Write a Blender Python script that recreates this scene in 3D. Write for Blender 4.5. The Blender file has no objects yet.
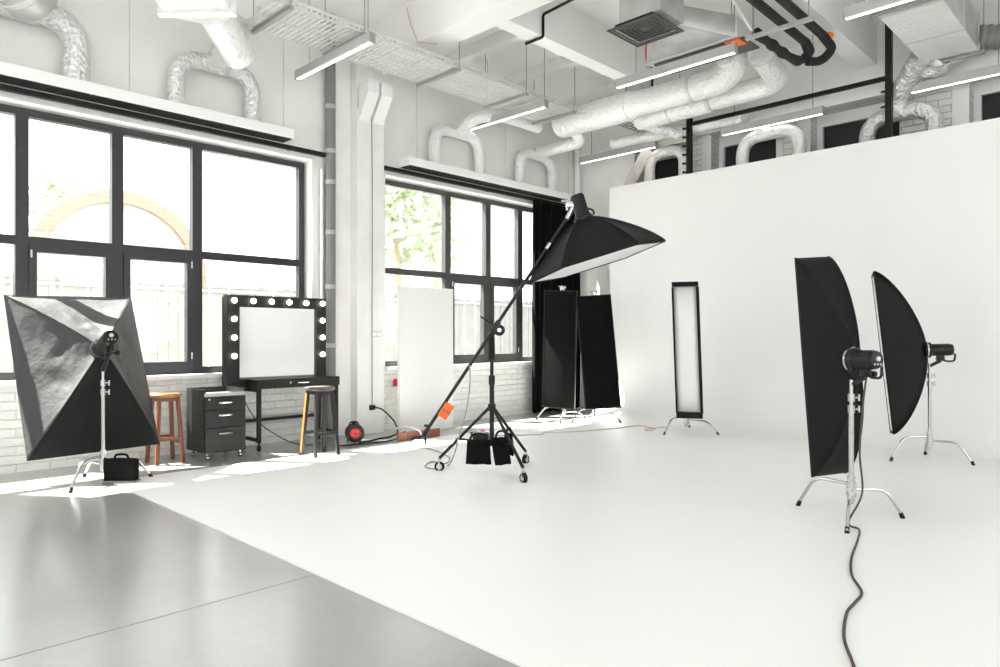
import bpy, bmesh, math, random
from mathutils import Vector, Matrix, noise
random.seed(7)
SC = bpy.context.scene
COL = SC.collection
V = Vector
PI = math.pi

# ------------------------------------------------------------------ materials
def _mat(name):
    m = bpy.data.materials.new(name); m.use_nodes = True
    nt = m.node_tree; b = nt.nodes['Principled BSDF']
    return m, nt, b

def mat(name, col, rough=.5, metal=0.0, noise_scale=0, noise_amt=0.0, bump=0.0, bump_scale=40, spec=.5, sheen=0.0):
    m, nt, b = _mat(name)
    b.inputs['Base Color'].default_value = (*col, 1)
    b.inputs['Roughness'].default_value = rough
    b.inputs['Metallic'].default_value = metal
    b.inputs['Specular IOR Level'].default_value = spec
    if sheen:
        b.inputs['Sheen Weight'].default_value = sheen
    if noise_amt or bump:
        tc = nt.nodes.new('ShaderNodeTexCoord')
    if noise_amt:
        n = nt.nodes.new('ShaderNodeTexNoise'); n.inputs['Scale'].default_value = noise_scale; n.inputs['Detail'].default_value = 6
        r = nt.nodes.new('ShaderNodeValToRGB')
        lo = [max(0, c * (1 - noise_amt)) for c in col]; hi = [min(1, c * (1 + noise_amt)) for c in col]
        r.color_ramp.elements[0].position = .3; r.color_ramp.elements[1].position = .7
        r.color_ramp.elements[0].color = (*lo, 1); r.color_ramp.elements[1].color = (*hi, 1)
        nt.links.new(tc.outputs['Object'], n.inputs['Vector']); nt.links.new(n.outputs['Fac'], r.inputs['Fac'])
        nt.links.new(r.outputs['Color'], b.inputs['Base Color'])
    if bump:
        n2 = nt.nodes.new('ShaderNodeTexNoise'); n2.inputs['Scale'].default_value = bump_scale; n2.inputs['Detail'].default_value = 4
        bp = nt.nodes.new('ShaderNodeBump'); bp.inputs['Strength'].default_value = bump; bp.inputs['Distance'].default_value = .02
        nt.links.new(tc.outputs['Object'], n2.inputs['Vector']); nt.links.new(n2.outputs['Fac'], bp.inputs['Height'])
        nt.links.new(bp.outputs['Normal'], b.inputs['Normal'])
    return m

def brick_mat(name, col, mortar, plane, bump=.5, rough=.75, zmax=None, bw=.26, bh=.08):
    """painted brick; plane 'x' maps (Y,Z), 'y' maps (X,Z). Above zmax the wall is smooth plaster."""
    m, nt, b = _mat(name)
    b.inputs['Roughness'].default_value = rough
    tc = nt.nodes.new('ShaderNodeTexCoord'); sp = nt.nodes.new('ShaderNodeSeparateXYZ'); cb = nt.nodes.new('ShaderNodeCombineXYZ')
    nt.links.new(tc.outputs['Object'], sp.inputs[0])
    nt.links.new(sp.outputs['Y' if plane == 'x' else 'X'], cb.inputs[0]); nt.links.new(sp.outputs['Z'], cb.inputs[1])
    wob = nt.nodes.new('ShaderNodeTexNoise'); wob.inputs['Scale'].default_value = 6
    nt.links.new(tc.outputs['Object'], wob.inputs['Vector'])
    mx = nt.nodes.new('ShaderNodeVectorMath'); mx.operation = 'MULTIPLY_ADD'
    nt.links.new(wob.outputs['Color'], mx.inputs[0]); mx.inputs[1].default_value = (.02, .02, 0); nt.links.new(cb.outputs[0], mx.inputs[2])
    br = nt.nodes.new('ShaderNodeTexBrick')
    br.inputs['Scale'].default_value = 1; br.inputs['Brick Width'].default_value = bw; br.inputs['Row Height'].default_value = bh
    br.inputs['Mortar Size'].default_value = .006; br.inputs['Mortar Smooth'].default_value = .6
    br.inputs['Color1'].default_value = (*col, 1); br.inputs['Color2'].default_value = (*[c * .93 for c in col], 1); br.inputs['Mortar'].default_value = (*mortar, 1)
    nt.links.new(mx.outputs[0], br.inputs['Vector'])
    n = nt.nodes.new('ShaderNodeTexNoise'); n.inputs['Scale'].default_value = 22; n.inputs['Detail'].default_value = 8
    nt.links.new(tc.outputs['Object'], n.inputs['Vector'])
    add = nt.nodes.new('ShaderNodeMath'); add.operation = 'MULTIPLY_ADD'
    nt.links.new(n.outputs['Fac'], add.inputs[0]); add.inputs[1].default_value = .8
    inv = nt.nodes.new('ShaderNodeMath'); inv.operation = 'SUBTRACT'; inv.inputs[0].default_value = 1
    nt.links.new(br.outputs['Fac'], inv.inputs[1]); nt.links.new(inv.outputs[0], add.inputs[2])
    bp = nt.nodes.new('ShaderNodeBump'); bp.inputs['Strength'].default_value = bump; bp.inputs['Distance'].default_value = .02
    nt.links.new(add.outputs[0], bp.inputs['Height'])
    if zmax is not None:
        lt = nt.nodes.new('ShaderNodeMath'); lt.operation = 'LESS_THAN'; lt.inputs[1].default_value = zmax
        nt.links.new(sp.outputs['Z'], lt.inputs[0])
        mm = nt.nodes.new('ShaderNodeMix'); mm.data_type = 'RGBA'
        nt.links.new(lt.outputs[0], mm.inputs['Factor'])
        mm.inputs['A'].default_value = (*col, 1); nt.links.new(br.outputs['Color'], mm.inputs['B'])
        nt.links.new(mm.outputs['Result'], b.inputs['Base Color'])
        ml = nt.nodes.new('ShaderNodeMath'); ml.operation = 'MULTIPLY_ADD'; ml.inputs[1].default_value = bump * .9; ml.inputs[2].default_value = bump * .1
        nt.links.new(lt.outputs[0], ml.inputs[0]); nt.links.new(ml.outputs[0], bp.inputs['Strength'])
    else:
        nt.links.new(br.outputs['Color'], b.inputs['Base Color'])
    nt.links.new(bp.outputs['Normal'], b.inputs['Normal'])
    return m

def emit(name, col, s):
    m, nt, b = _mat(name)
    b.inputs['Base Color'].default_value = (.9, .9, .9, 1)
    b.inputs['Emission Color'].default_value = (*col, 1); b.inputs['Emission Strength'].default_value = s
    return m

def glass_mat():
    m, nt, b = _mat('window_glass'); nt.nodes.remove(b)
    o = nt.nodes['Material Output']
    t = nt.nodes.new('ShaderNodeBsdfTransparent'); t.inputs[0].default_value = (.97, .99, .98, 1)
    g = nt.nodes.new('ShaderNodeBsdfGlossy'); g.inputs['Roughness'].default_value = .02
    lw = nt.nodes.new('ShaderNodeLayerWeight'); pw = nt.nodes.new('ShaderNodeMath'); pw.operation = 'POWER'; pw.inputs[1].default_value = 5
    nt.links.new(lw.outputs['Facing'], pw.inputs[0])
    f = nt.nodes.new('ShaderNodeMath'); f.operation = 'MULTIPLY_ADD'; f.inputs[1].default_value = .6; f.inputs[2].default_value = .03
    nt.links.new(pw.outputs[0], f.inputs[0])
    mx = nt.nodes.new('ShaderNodeMixShader')
    nt.links.new(f.outputs[0], mx.inputs[0]); nt.links.new(t.outputs[0], mx.inputs[1]); nt.links.new(g.outputs[0], mx.inputs[2])
    nt.links.new(mx.outputs[0], o.inputs[0])
    return m

def concrete_mat():
    m, nt, b = _mat('polished_concrete')
    tc = nt.nodes.new('ShaderNodeTexCoord')
    n = nt.nodes.new('ShaderNodeTexNoise'); n.inputs['Scale'].default_value = 1.1; n.inputs['Detail'].default_value = 5; n.inputs['Roughness'].default_value = .5; n.inputs['Distortion'].default_value = .3
    n2 = nt.nodes.new('ShaderNodeTexNoise'); n2.inputs['Scale'].default_value = 14; n2.inputs['Detail'].default_value = 8
    r = nt.nodes.new('ShaderNodeValToRGB')
    r.color_ramp.elements[0].position = .28; r.color_ramp.elements[0].color = (.26, .26, .252, 1)
    r.color_ramp.elements[1].position = .74; r.color_ramp.elements[1].color = (.335, .335, .326, 1)
    mx = nt.nodes.new('ShaderNodeMath'); mx.operation = 'MULTIPLY_ADD'; mx.inputs[1].default_value = .3
    nt.links.new(tc.outputs['Object'], n.inputs['Vector']); nt.links.new(tc.outputs['Object'], n2.inputs['Vector'])
    sb = nt.nodes.new('ShaderNodeMath'); sb.operation = 'SUBTRACT'; sb.inputs[1].default_value = .5
    nt.links.new(n2.outputs['Fac'], sb.inputs[0]); nt.links.new(sb.outputs[0], mx.inputs[0]); nt.links.new(n.outputs['Fac'], mx.inputs[2])
    nt.links.new(mx.outputs[0], r.inputs['Fac']); nt.links.new(r.outputs['Color'], b.inputs['Base Color'])
    rr = nt.nodes.new('ShaderNodeMapRange'); rr.inputs['To Min'].default_value = .26; rr.inputs['To Max'].default_value = .4
    nt.links.new(n.outputs['Fac'], rr.inputs['Value']); nt.links.new(rr.outputs[0], b.inputs['Roughness'])
    b.inputs['Specular IOR Level'].default_value = 1.0
    b.inputs['Coat Weight'].default_value = .6; b.inputs['Coat Roughness'].default_value = .2
    return m

def wood_mat(name, a, c, scale=6):
    m, nt, b = _mat(name); b.inputs['Roughness'].default_value = .4
    tc = nt.nodes.new('ShaderNodeTexCoord'); mp = nt.nodes.new('ShaderNodeMapping'); mp.inputs['Scale'].default_value = (scale * 4, scale * 4, scale * .35)
    n = nt.nodes.new('ShaderNodeTexNoise'); n.inputs['Scale'].default_value = 2; n.inputs['Detail'].default_value = 6; n.inputs['Distortion'].default_value = .8
    r = nt.nodes.new('ShaderNodeValToRGB'); r.color_ramp.elements[0].position = .3; r.color_ramp.elements[1].position = .7
    r.color_ramp.elements[0].color = (*a, 1); r.color_ramp.elements[1].color = (*c, 1)
    nt.links.new(tc.outputs['Object'], mp.inputs[0]); nt.links.new(mp.outputs[0], n.inputs['Vector']); nt.links.new(n.outputs['Fac'], r.inputs['Fac'])
    nt.links.new(r.outputs['Color'], b.inputs['Base Color'])
    return m

def foil_mat(name, col=(.78, .78, .77), rough=.38, metal=.35, bump=.55, scale=34):
    m, nt, b = _mat(name)
    b.inputs['Base Color'].default_value = (*col, 1); b.inputs['Roughness'].default_value = rough; b.inputs['Metallic'].default_value = metal
    tc = nt.nodes.new('ShaderNodeTexCoord')
    vo = nt.nodes.new('ShaderNodeTexVoronoi'); vo.inputs['Scale'].default_value = scale
    n = nt.nodes.new('ShaderNodeTexNoise'); n.inputs['Scale'].default_value = scale * .5; n.inputs['Detail'].default_value = 5; n.inputs['Distortion'].default_value = 1.2
    ad = nt.nodes.new('ShaderNodeMath'); ad.operation = 'MULTIPLY_ADD'; ad.inputs[1].default_value = .5
    nt.links.new(tc.outputs['Object'], vo.inputs['Vector']); nt.links.new(tc.outputs['Object'], n.inputs['Vector'])
    nt.links.new(vo.outputs['Distance'], ad.inputs[0]); nt.links.new(n.outputs['Fac'], ad.inputs[2])
    bp = nt.nodes.new('ShaderNodeBump'); bp.inputs['Strength'].default_value = bump; bp.inputs['Distance'].default_value = .03
    nt.links.new(ad.outputs[0], bp.inputs['Height']); nt.links.new(bp.outputs['Normal'], b.inputs['Normal'])
    return m

M = {}
M['floor'] = concrete_mat()
M['cyc'] = mat('cyclorama_paint', (.845, .845, .835), .42, spec=.35, noise_scale=.8, noise_amt=.012)
M['plaster'] = mat('white_plaster', (.79, .79, .77), .75, noise_scale=3, noise_amt=.04, bump=.25, bump_scale=18)
M['ceil'] = mat('ceiling_paint', (.83, .83, .815), .75, noise_scale=2, noise_amt=.02, bump=.1, bump_scale=10)
M['wallL'] = brick_mat('whitewashed_brick', (.77, .77, .745), (.765, .76, .735), 'x', .9, zmax=.8)
M['wallB'] = brick_mat('painted_brick_pier', (.78, .77, .745), (.56, .545, .52), 'y', .8)
M['trim'] = mat('white_trim', (.84, .84, .83), .5)
M['frame'] = mat('window_frame_charcoal', (.022, .023, .025), .42)
M['frame2'] = mat('window_frame_grey', (.048, .048, .048), .42)
M['glass'] = glass_mat()
M['darkpane'] = mat('dark_blind', (.012, .013, .015), .6)
M['black'] = mat('black_paint', (.007, .007, .0075), .45, spec=.3)
M['blackmetal'] = mat('black_metal', (.008, .008, .0085), .4, spec=.35)
M['nylon'] = mat('black_nylon', (.0045, .0045, .0048), .6, spec=.22, bump=.12, bump_scale=60)
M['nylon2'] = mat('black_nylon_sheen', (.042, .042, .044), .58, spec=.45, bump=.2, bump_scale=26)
M['felt'] = mat('black_felt', (.005, .005, .005), .9, spec=.12, bump=.2, bump_scale=200)
M['white_fabric'] = mat('white_diffusion_fabric', (.86, .86, .85), .8, bump=.1, bump_scale=30)
M['chrome'] = mat('chrome', (.56, .56, .56), .2, metal=1)
M['steel'] = mat('galvanised_steel', (.55, .55, .54), .42, metal=.55, noise_scale=5, noise_amt=.15)
M['galv'] = mat('galvanised_tray', (.62, .62, .60), .45, metal=.35)
M['foil'] = foil_mat('foil_wrap', (.74, .74, .73), .3, .6, 1.0, 26)
M['foilw'] = foil_mat('white_wrapped_duct', (.82, .82, .81), .36, .2, .7, 22)
M['rubber'] = mat('black_rubber', (.008, .008, .008), .7, spec=.25)
M['plastic'] = mat('black_plastic', (.007, .007, .0075), .35, spec=.35)
M['red'] = mat('red_plastic', (.62, .012, .01), .4)
M['orange'] = mat('orange_plastic', (.95, .16, .015), .45)
M['wood'] = wood_mat('stool_wood', (.09, .026, .009), (.22, .07, .024))
M['woodseat'] = wood_mat('stool_seat_wood', (.27, .11, .035), (.42, .2, .075), 4)
M['woodgrey'] = wood_mat('worn_black_wood', (.05, .045, .04), (.15, .13, .115), 5)
M['woodblack'] = mat('black_stained_wood', (.018, .018, .018), .45, noise_scale=12, noise_amt=.4)
M['woodorange'] = wood_mat('bare_wood_edge', (.30, .10, .025), (.46, .17, .045), 4)
M['plank'] = wood_mat('red_brown_plank', (.22, .075, .045), (.38, .15, .10), 3)
M['cab'] = mat('charcoal_laminate', (.015, .016, .016), .38, spec=.28, noise_scale=30, noise_amt=.15)
M['cabtop'] = mat('grey_metal_tray', (.45, .45, .45), .3, metal=.6)
M['mirror'] = mat('mirror_silver', (.80, .81, .80), .015, metal=1)
M['bulb'] = emit('warm_bulb', (1, .86, .66), 7)
M['strip'] = emit('led_strip', (1, .99, .97), 2.2)
M['housing'] = mat('grey_fixture_housing', (.42, .42, .41), .5)
M['dial'] = mat('silver_dial', (.62, .62, .6), .3, metal=.5)
M['pipe'] = mat('grey_pipe', (.19, .19, .185), .5)
M['pipeband'] = mat('pipe_coupling', (.42, .42, .41), .45)
M['foam'] = mat('black_pipe_insulation', (.009, .009, .01), .75, bump=.3, bump_scale=40)
M['polystyrene'] = mat('white_polystyrene', (.84, .84, .82), .85, bump=.08, bump_scale=90)
M['curtain'] = mat('black_velvet', (.0035, .0035, .004), .9, spec=.1, sheen=.03)
M['cable'] = mat('dark_cable', (.06, .045, .04), .6)
M['cablepink'] = mat('pinkish_cable', (.55, .40, .37), .6)
M['cablewhite'] = mat('white_cable', (.75, .75, .74), .5)
M['redpipe'] = mat('red_conduit', (.55, .14, .10), .5)
M['beige'] = mat('primed_timber', (.66, .62, .57), .7, noise_scale=8, noise_amt=.08)
M['asphalt'] = mat('pale_paving', (.62, .61, .59), .9, noise_scale=2, noise_amt=.1)
M['extwhite'] = mat('white_sheet_cladding', (.34, .34, .335), .7, noise_scale=2, noise_amt=.06)
M['extbrick'] = brick_mat('pale_red_brick', (.31, .20, .155), (.31, .26, .23), 'x', .3)
M['slat'] = mat('weathered_slats', (.2, .2, .195), .8, noise_scale=5, noise_amt=.12)
M['rail'] = mat('grey_rail', (.3, .3, .295), .6)
M['leaf'] = mat('pale_leaf', (.33, .38, .27), .6)
M['bark'] = mat('bark', (.28, .22, .16), .9)
M['facade'] = mat('pale_facade', (.45, .45, .45), .8)
M['facadewin'] = mat('facade_window', (.30, .315, .33), .5)

# ------------------------------------------------------------------ mesh building
def origin(p):
    o = V((0, 0, 0))
    while p is not None:
        o += V(p.location); p = p.parent
    return o

class MB:
    def __init__(s): s.bm = bmesh.new()
    def bx(s, lo, hi, bev=0, R=None, at=None):
        vs = []
        for z in (lo[2], hi[2]):
            for x, y in ((lo[0], lo[1]), (hi[0], lo[1]), (hi[0], hi[1]), (lo[0], hi[1])):
                p = V((x, y, z))
                if R is not None: p = R @ p
                if at is not None: p = p + V(at)
                vs.append(s.bm.verts.new(p))
        fs = [s.bm.faces.new([vs[i] for i in f]) for f in ((3, 2, 1, 0), (4, 5, 6, 7), (0, 1, 5, 4), (1, 2, 6, 5), (2, 3, 7, 6), (3, 0, 4, 7))]
        if bev:
            es = {e for f in fs for e in f.edges}
            bmesh.ops.bevel(s.bm, geom=list(es), offset=bev, segments=2, profile=.5, affect='EDGES')
        return s
    def obox(s, c, u, v, n, su, sv, sn, bev=0):
        R = Matrix((V(u).normalized(), V(v).normalized(), V(n).normalized())).transposed()
        return s.bx((-su / 2, -sv / 2, -sn / 2), (su / 2, sv / 2, sn / 2), bev, R, c)
    def ring(s, c, d, r, seg, up=None, ry=None):
        d = V(d).normalized()
        a = V(up) if up is not None else (V((0, 0, 1)) if abs(d.z) < .9 else V((1, 0, 0)))
        x = a.cross(d).normalized(); y = d.cross(x)
        ry = r if ry is None else ry
        return [s.bm.verts.new(V(c) + x * (r * math.cos(2 * PI * i / seg)) + y * (ry * math.sin(2 * PI * i / seg))) for i in range(seg)]
    def bridge(s, a, b):
        n = len(a)
        for i in range(n): s.bm.faces.new((a[i], a[(i + 1) % n], b[(i + 1) % n], b[i]))
    def cyl(s, p0, p1, r0, r1=None, seg=16, cap=True):
        p0, p1 = V(p0), V(p1); r1 = r0 if r1 is None else r1
        a = s.ring(p0, p1 - p0, r0, seg); b = s.ring(p1, p1 - p0, r1, seg); s.bridge(a, b)
        if cap: s.bm.faces.new(a[::-1]); s.bm.faces.new(b)
        return s
    def tube(s, pts, r, seg=8, sub=0, cap=True, rfun=None):
        P = [V(p) for p in pts]
        if sub: P = catmull(P, sub)
        prev = None; up = None
        for i, p in enumerate(P):
            d = (P[min(i + 1, len(P) - 1)] - P[max(i - 1, 0)]).normalized()
            if up is None:
                up = V((0, 0, 1)) if abs(d.z) < .9 else V((1, 0, 0))
            x = up.cross(d)
            if x.length < 1e-4: x = V((1, 0, 0)).cross(d)
            x.normalize(); y = d.cross(x); up = y
            rr = rfun(i, len(P)) if rfun else r
            rg = [s.bm.verts.new(p + x * (rr * math.cos(2 * PI * k / seg)) + y * (rr * math.sin(2 * PI * k / seg))) for k in range(seg)]
            if prev: s.bridge(prev, rg)
            elif cap: s.bm.faces.new(rg[::-1])
            prev = rg
        if cap: s.bm.faces.new(prev)
        return s
    def lathe(s, prof, o, d, seg=20):
        """prof: (radius, distance along d)"""
        d = V(d).normalized(); prev = None
        for r, t in prof:
            c = V(o) + d * t
            rg = s.ring(c, d, max(r, .0005), seg)
            if prev: s.bridge(prev, rg)
            else: s.bm.faces.new(rg[::-1])
            prev = rg
        s.bm.faces.new(prev)
        return s
    def prism(s, poly, vec):
        a = [s.bm.verts.new(V(p)) for p in poly]; b = [s.bm.verts.new(V(p) + V(vec)) for p in poly]
        s.bridge(a, b); s.bm.faces.new(a[::-1]); s.bm.faces.new(b)
        return s
    def surf(s, f, nu, nv, th=0):
        g = [[s.bm.verts.new(f(i / nu, j / nv)) for j in range(nv + 1)] for i in range(nu + 1)]
        for i in range(nu):
            for j in range(nv): s.bm.faces.new((g[i][j], g[i + 1][j], g[i + 1][j + 1], g[i][j + 1]))
        return s
    def ball(s, c, r, seg=12, sc=(1, 1, 1)):
        m = Matrix.Translation(V(c)) @ Matrix.Diagonal((r * sc[0], r * sc[1], r * sc[2], 1))
        bmesh.ops.create_uvsphere(s.bm, u_segments=seg, v_segments=max(6, seg * 2 // 3), radius=1, matrix=m)
        return s
    def build(s, name, m, parent=None, smooth=True, solid=0, angle=35):
        bm = s.bm
        bmesh.ops.recalc_face_normals(bm, faces=bm.faces[:])
        o = origin(parent)
        if o.length: bmesh.ops.translate(bm, verts=bm.verts[:], vec=-o)
        me = bpy.data.meshes.new(name); bm.to_mesh(me); bm.free()
        if smooth:
            for p in me.polygons: p.use_smooth = True
            me.set_sharp_from_angle(angle=math.radians(angle))
        me.materials.append(m)
        ob = bpy.data.objects.new(name, me); COL.objects.link(ob)
        if parent is not None: ob.parent = parent
        if solid:
            md = ob.modifiers.new('thickness', 'SOLIDIFY'); md.thickness = solid; md.offset = 0
        return ob

def catmull(P, n):
    out = []
    for i in range(len(P) - 1):
        p0 = P[max(i - 1, 0)]; p1 = P[i]; p2 = P[i + 1]; p3 = P[min(i + 2, len(P) - 1)]
        for k in range(n):
            t = k / n
            out.append(.5 * ((2 * p1) + (p2 - p0) * t + (2 * p0 - 5 * p1 + 4 * p2 - p3) * t * t + (3 * p1 - p0 - 3 * p2 + p3) * t ** 3))
    out.append(P[-1])
    return out

def fillet(P, r, n=6):
    """polyline with rounded corners"""
    P = [V(p) for p in P]; out = [P[0]]
    for i in range(1, len(P) - 1):
        a, b, c = P[i - 1], P[i], P[i + 1]
        d0 = (a - b); d1 = (c - b)
        q = min(r, d0.length * .49, d1.length * .49)
        s0 = b + d0.normalized() * q; s1 = b + d1.normalized() * q
        for k in range(n + 1):
            t = k / n
            out.append(s0 * (1 - t) ** 2 + b * 2 * t * (1 - t) + s1 * t * t)
    out.append(P[-1])
    return out

def tag(o, label, cat, group=None):
    o['label'] = label; o['category'] = cat
    if group: o['group'] = group
    return o

def thing(name, label, cat, loc, group=None):
    o = bpy.data.objects.new(name, None); o.empty_display_size = .1
    COL.objects.link(o); o.location = loc
    return tag(o, label, cat, group)

def struct(o, label=None, cat=None):
    o['kind'] = 'structure'
    if label: o['label'] = label; o['category'] = cat
    return o

# ------------------------------------------------------------------ camera
YAW = math.radians(44.46)
RIGHT = V((math.cos(YAW), math.sin(YAW), 0)); FWD = V((-math.sin(YAW), math.cos(YAW), 0)); UP = V((0, 0, 1))
cd = bpy.data.cameras.new('camera'); cam = bpy.data.objects.new('camera', cd); COL.objects.link(cam)
cd.sensor_width = 36; cd.lens = 36 * 700 / 1000; cd.shift_y = .0035; cd.clip_end = 500
cam.location = (0, 0, 1.2); cam.rotation_euler = (PI / 2, 0, YAW)
SC.camera = cam

# ------------------------------------------------------------------ room shell
XW, YB, YR, XR, ZC = -7.4, 9.5, -3.0, 5.0, 5.05
mb = MB(); mb.bx((-7.7, YR - .3, -.2), (XR + .3, 9.9, 0))
struct(mb.build('floor', M['floor'], smooth=False), 'grey polished concrete studio floor', 'floor')
# expansion joint in the concrete, a narrow dark line
mb = MB(); mb.bx((-3.145, YR, .0), (-3.139, 1.86, .0012))
struct(mb.build('trim_1', M['rail'], smooth=False), 'thin joint line across the concrete floor', 'floor joint')
mb = MB(); mb.bx((-7.7, YR - .3, ZC), (XR + .3, 9.9, ZC + .25))
struct(mb.build('ceiling', M['ceil'], smooth=False), 'white painted concrete ceiling slab', 'ceiling')

W1 = (.24, 4.36); W2 = (5.42, 9.3); ZS, ZH = .8, 3.3
mb = MB()
x0, x1 = -7.7, XW
mb.bx((x0, YR, 0), (x1, 9.9, ZS)); mb.bx((x0, YR, ZH), (x1, 9.9, ZC))
for a, b in ((YR, W1[0]), (W1[1], W2[0]), (W2[1], 9.9)): mb.bx((x0, a, ZS), (x1, b, ZH))
struct(mb.build('wall_left', M['wallL'], smooth=False), 'white brick wall with two large windows', 'wall')

BW = [(-6.3, -5.52), (-4.98, -4.02), (-3.56, -2.5), (-1.78, -.8), (.1, 1.1), (2.0, 3.0)]
ZL = 4.17
mb = MB()
mb.bx((-7.7, YB, 0), (XR + .3, 9.95, 2.2)); mb.bx((-7.7, YB + .001, ZL), (XR + .3, 9.95, ZC))
e = -7.7
for a, b in BW:
    mb.bx((e, YB, 2.2), (a, 9.95, ZL)); e = b
mb.bx((e, YB, 2.2), (XR + .3, 9.95, ZL))
struct(mb.build('wall_back', M['wallB'], smooth=False), 'white painted brick back wall behind the backdrop', 'wall')
for i, (a, b) in enumerate(BW):
    m = MB(); z = ZL
    m.bx((a, 9.74, 2.2), (a + .07, 9.8, z)); m.bx((b - .05, 9.74, 2.2), (b, 9.8, z)); m.bx((a + .07, 9.741, z - .15), (b - .05, 9.799, z))
    w = m.build('window_%d' % (i + 3), M['trim'], smooth=False)
    struct(w, ['dark window furthest left above backdrop', 'dark window second from left above backdrop', 'dark window third from left above backdrop', 'dark window at the right edge above backdrop', None, None][i], 'window')
    m = MB(); m.bx((a + .06, 9.8, 2.2), (b - .04, 9.84, z - .1)); m.build('blind', M['darkpane'], w, smooth=False)
# smooth pier reveals beside the openings
k = 6
for lo, hi in (((-7.4, 9.492), (-6.3, 9.5)), ((-5.12, 9.492), (-4.98, 9.5)), ((-4.02, 9.492), (-3.93, 9.5)), ((-3.72, 9.492), (-3.56, 9.5)), ((-1.95, 9.492), (-1.78, 9.5)), ((-5.52, 9.492), (-5.4, 9.5))):
    struct(MB().bx((lo[0] + .003, lo[1], 0), (hi[0] - .003, hi[1], ZL - .003)).build('trim_%d' % k, M['plaster'], smooth=False)); k += 1

def added_window_wall(name, axis, label):  # unseen wall; its open windows are added to let sky light in
    m = MB(); f = MB()
    if axis == 'rear':
        ops = [(-6.6, -3.4), (-2.6, .6), (1.4, 4.6)]
        m.bx((-7.7, YR - .3, 0), (XR + .3, YR, .7)); m.bx((-7.7, YR - .3, 3.9), (XR + .3, YR, ZC)); e = -7.7
        for a, b in ops + [(XR + .3, 0)]:
            m.bx((e, YR - .3, .7), (a, YR, 3.9)); e = b
    else:
        ops = [(-2.4, .8), (1.6, 4.8), (5.5, 8.2)]
        m.bx((XR, YR, 0), (XR + .3, YB, .7)); m.bx((XR, YR, 3.9), (XR + .3, YB, ZC)); e = YR
        for a, b in ops + [(YB, 0)]:
            m.bx((XR, e, .7), (XR + .3, a, 3.9)); e = b
    struct(m.build(name, M['plaster'], smooth=False), label, 'wall')
    for i, (a, b) in enumerate(ops):
        f = MB()
        def bar(u0, u1, z0, z1):
            if axis == 'rear': f.bx((u0, YR - .2, z0), (u1, YR - .12, z1))
            else: f.bx((XR + .12, u0, z0), (XR + .2, u1, z1))
        bar(a, a + .06, .7, 3.9); bar(b - .06, b, .7, 3.9); bar(a, b, .7, .78); bar(a, b, 3.82, 3.9)
        for t in (1 / 3, 2 / 3): bar(a + (b - a) * t - .04, a + (b - a) * t + .04, .7, 3.9)
        bar(a, b, 2.1, 2.17)
        struct(f.build('window_%d' % ((9 if axis == 'rear' else 12) + i), M['frame'], smooth=False), None)  # unglazed frames in the added daylight openings
added_window_wall('wall_rear', 'rear', 'plain wall with windows added for daylight behind the viewpoint')
added_window_wall('wall_right', 'right', 'plain wall with windows added for daylight across the studio')

# cyclorama: white floor sheet, cove and wall in one sweep
prof = [(1.87, 0.0), (1.87, .01)]
rc = .7; yw = 8.9
prof.append((yw - rc, .01))
for k in range(1, 13):
    t = k / 12 * PI / 2
    prof.append((yw - rc + rc * math.sin(t), .01 + rc - rc * math.cos(t)))
prof += [(yw, 3.5), (yw + .06, 3.5), (yw + .06, 0)]
mb = MB()
xs = (-6.36, 4.6)
mb.prism([(xs[0], y, z) for y, z in prof], (xs[1] - xs[0], 0, 0))
struct(mb.build('backdrop', M['cyc'], angle=25), 'seamless white curved studio backdrop and floor', 'backdrop')

# beams and column
def beam(n, lo, hi, label): struct(MB().bx(lo, hi).build(n, M['ceil'], smooth=False), label, 'beam')
beam('beam', (-7.4, 5.02, 4.55), (4.9, 5.35, ZC), 'white concrete girder crossing above the column')
beam('beam', (-5.32, 5.35, 4.55), (-5.12, 9.4, ZC), 'white ceiling beam left of square air grille')
beam('beam', (-2.95, 5.35, 4.55), (-2.72, 9.4, ZC), 'white ceiling beam beside black pipes')
beam('beam', (-.6, 5.35, 4.55), (-.38, 9.4, ZC), 'white ceiling beam at the far right')
beam('beam', (-7.4, 9.4, ZL), (XR, 9.5, ZC), 'white concrete girder above the back windows')
for yy in (6.35, 7.5, 8.5):
    beam('beam', (-7.4, yy - .06, 4.9), (-5.32, yy + .06, ZC), None)
m = MB()
m.bx((-7.4, 4.86, 0), (-7.2, 5.26, 3.98), .008)
m.bx((-7.4, 4.865, 3.97), (-7.22, 5.255, 4.56))
struct(m.build('column', M['plaster'], smooth=False), 'white column on window wall between the two windows', 'column')
m = MB()
for a, b in ((4.88, 5.04), (5.08, 5.24)):
    m.prism([(-7.197, a, 3.85), (-7.0, a, 4.15), (-7.0, a, 4.3), (-7.197, a, 4.3)], (0, b - a, 0))
struct(m.build('trim_2', M['trim'], smooth=False), 'slanted white haunch at the column head', 'trim')
m = MB(); m.bx((-7.4, 4.64, 0), (-7.345, 4.86, ZC)); 
struct(m.build('trim_3', M['plaster'], smooth=False), 'white plaster strip beside the column', 'trim')
m = MB(); m.bx((-7.56, W1[0], ZS - .03), (-7.36, W1[1], ZS + .012)); struct(m.build('trim_4', M['trim'], smooth=False), 'white sill under the first window', 'sill')
m = MB(); m.bx((-7.56, W2[0], ZS - .03), (-7.36, W2[1], ZS + .012)); struct(m.build('trim_5', M['trim'], smooth=False), 'white sill under the second window', 'sill')

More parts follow.
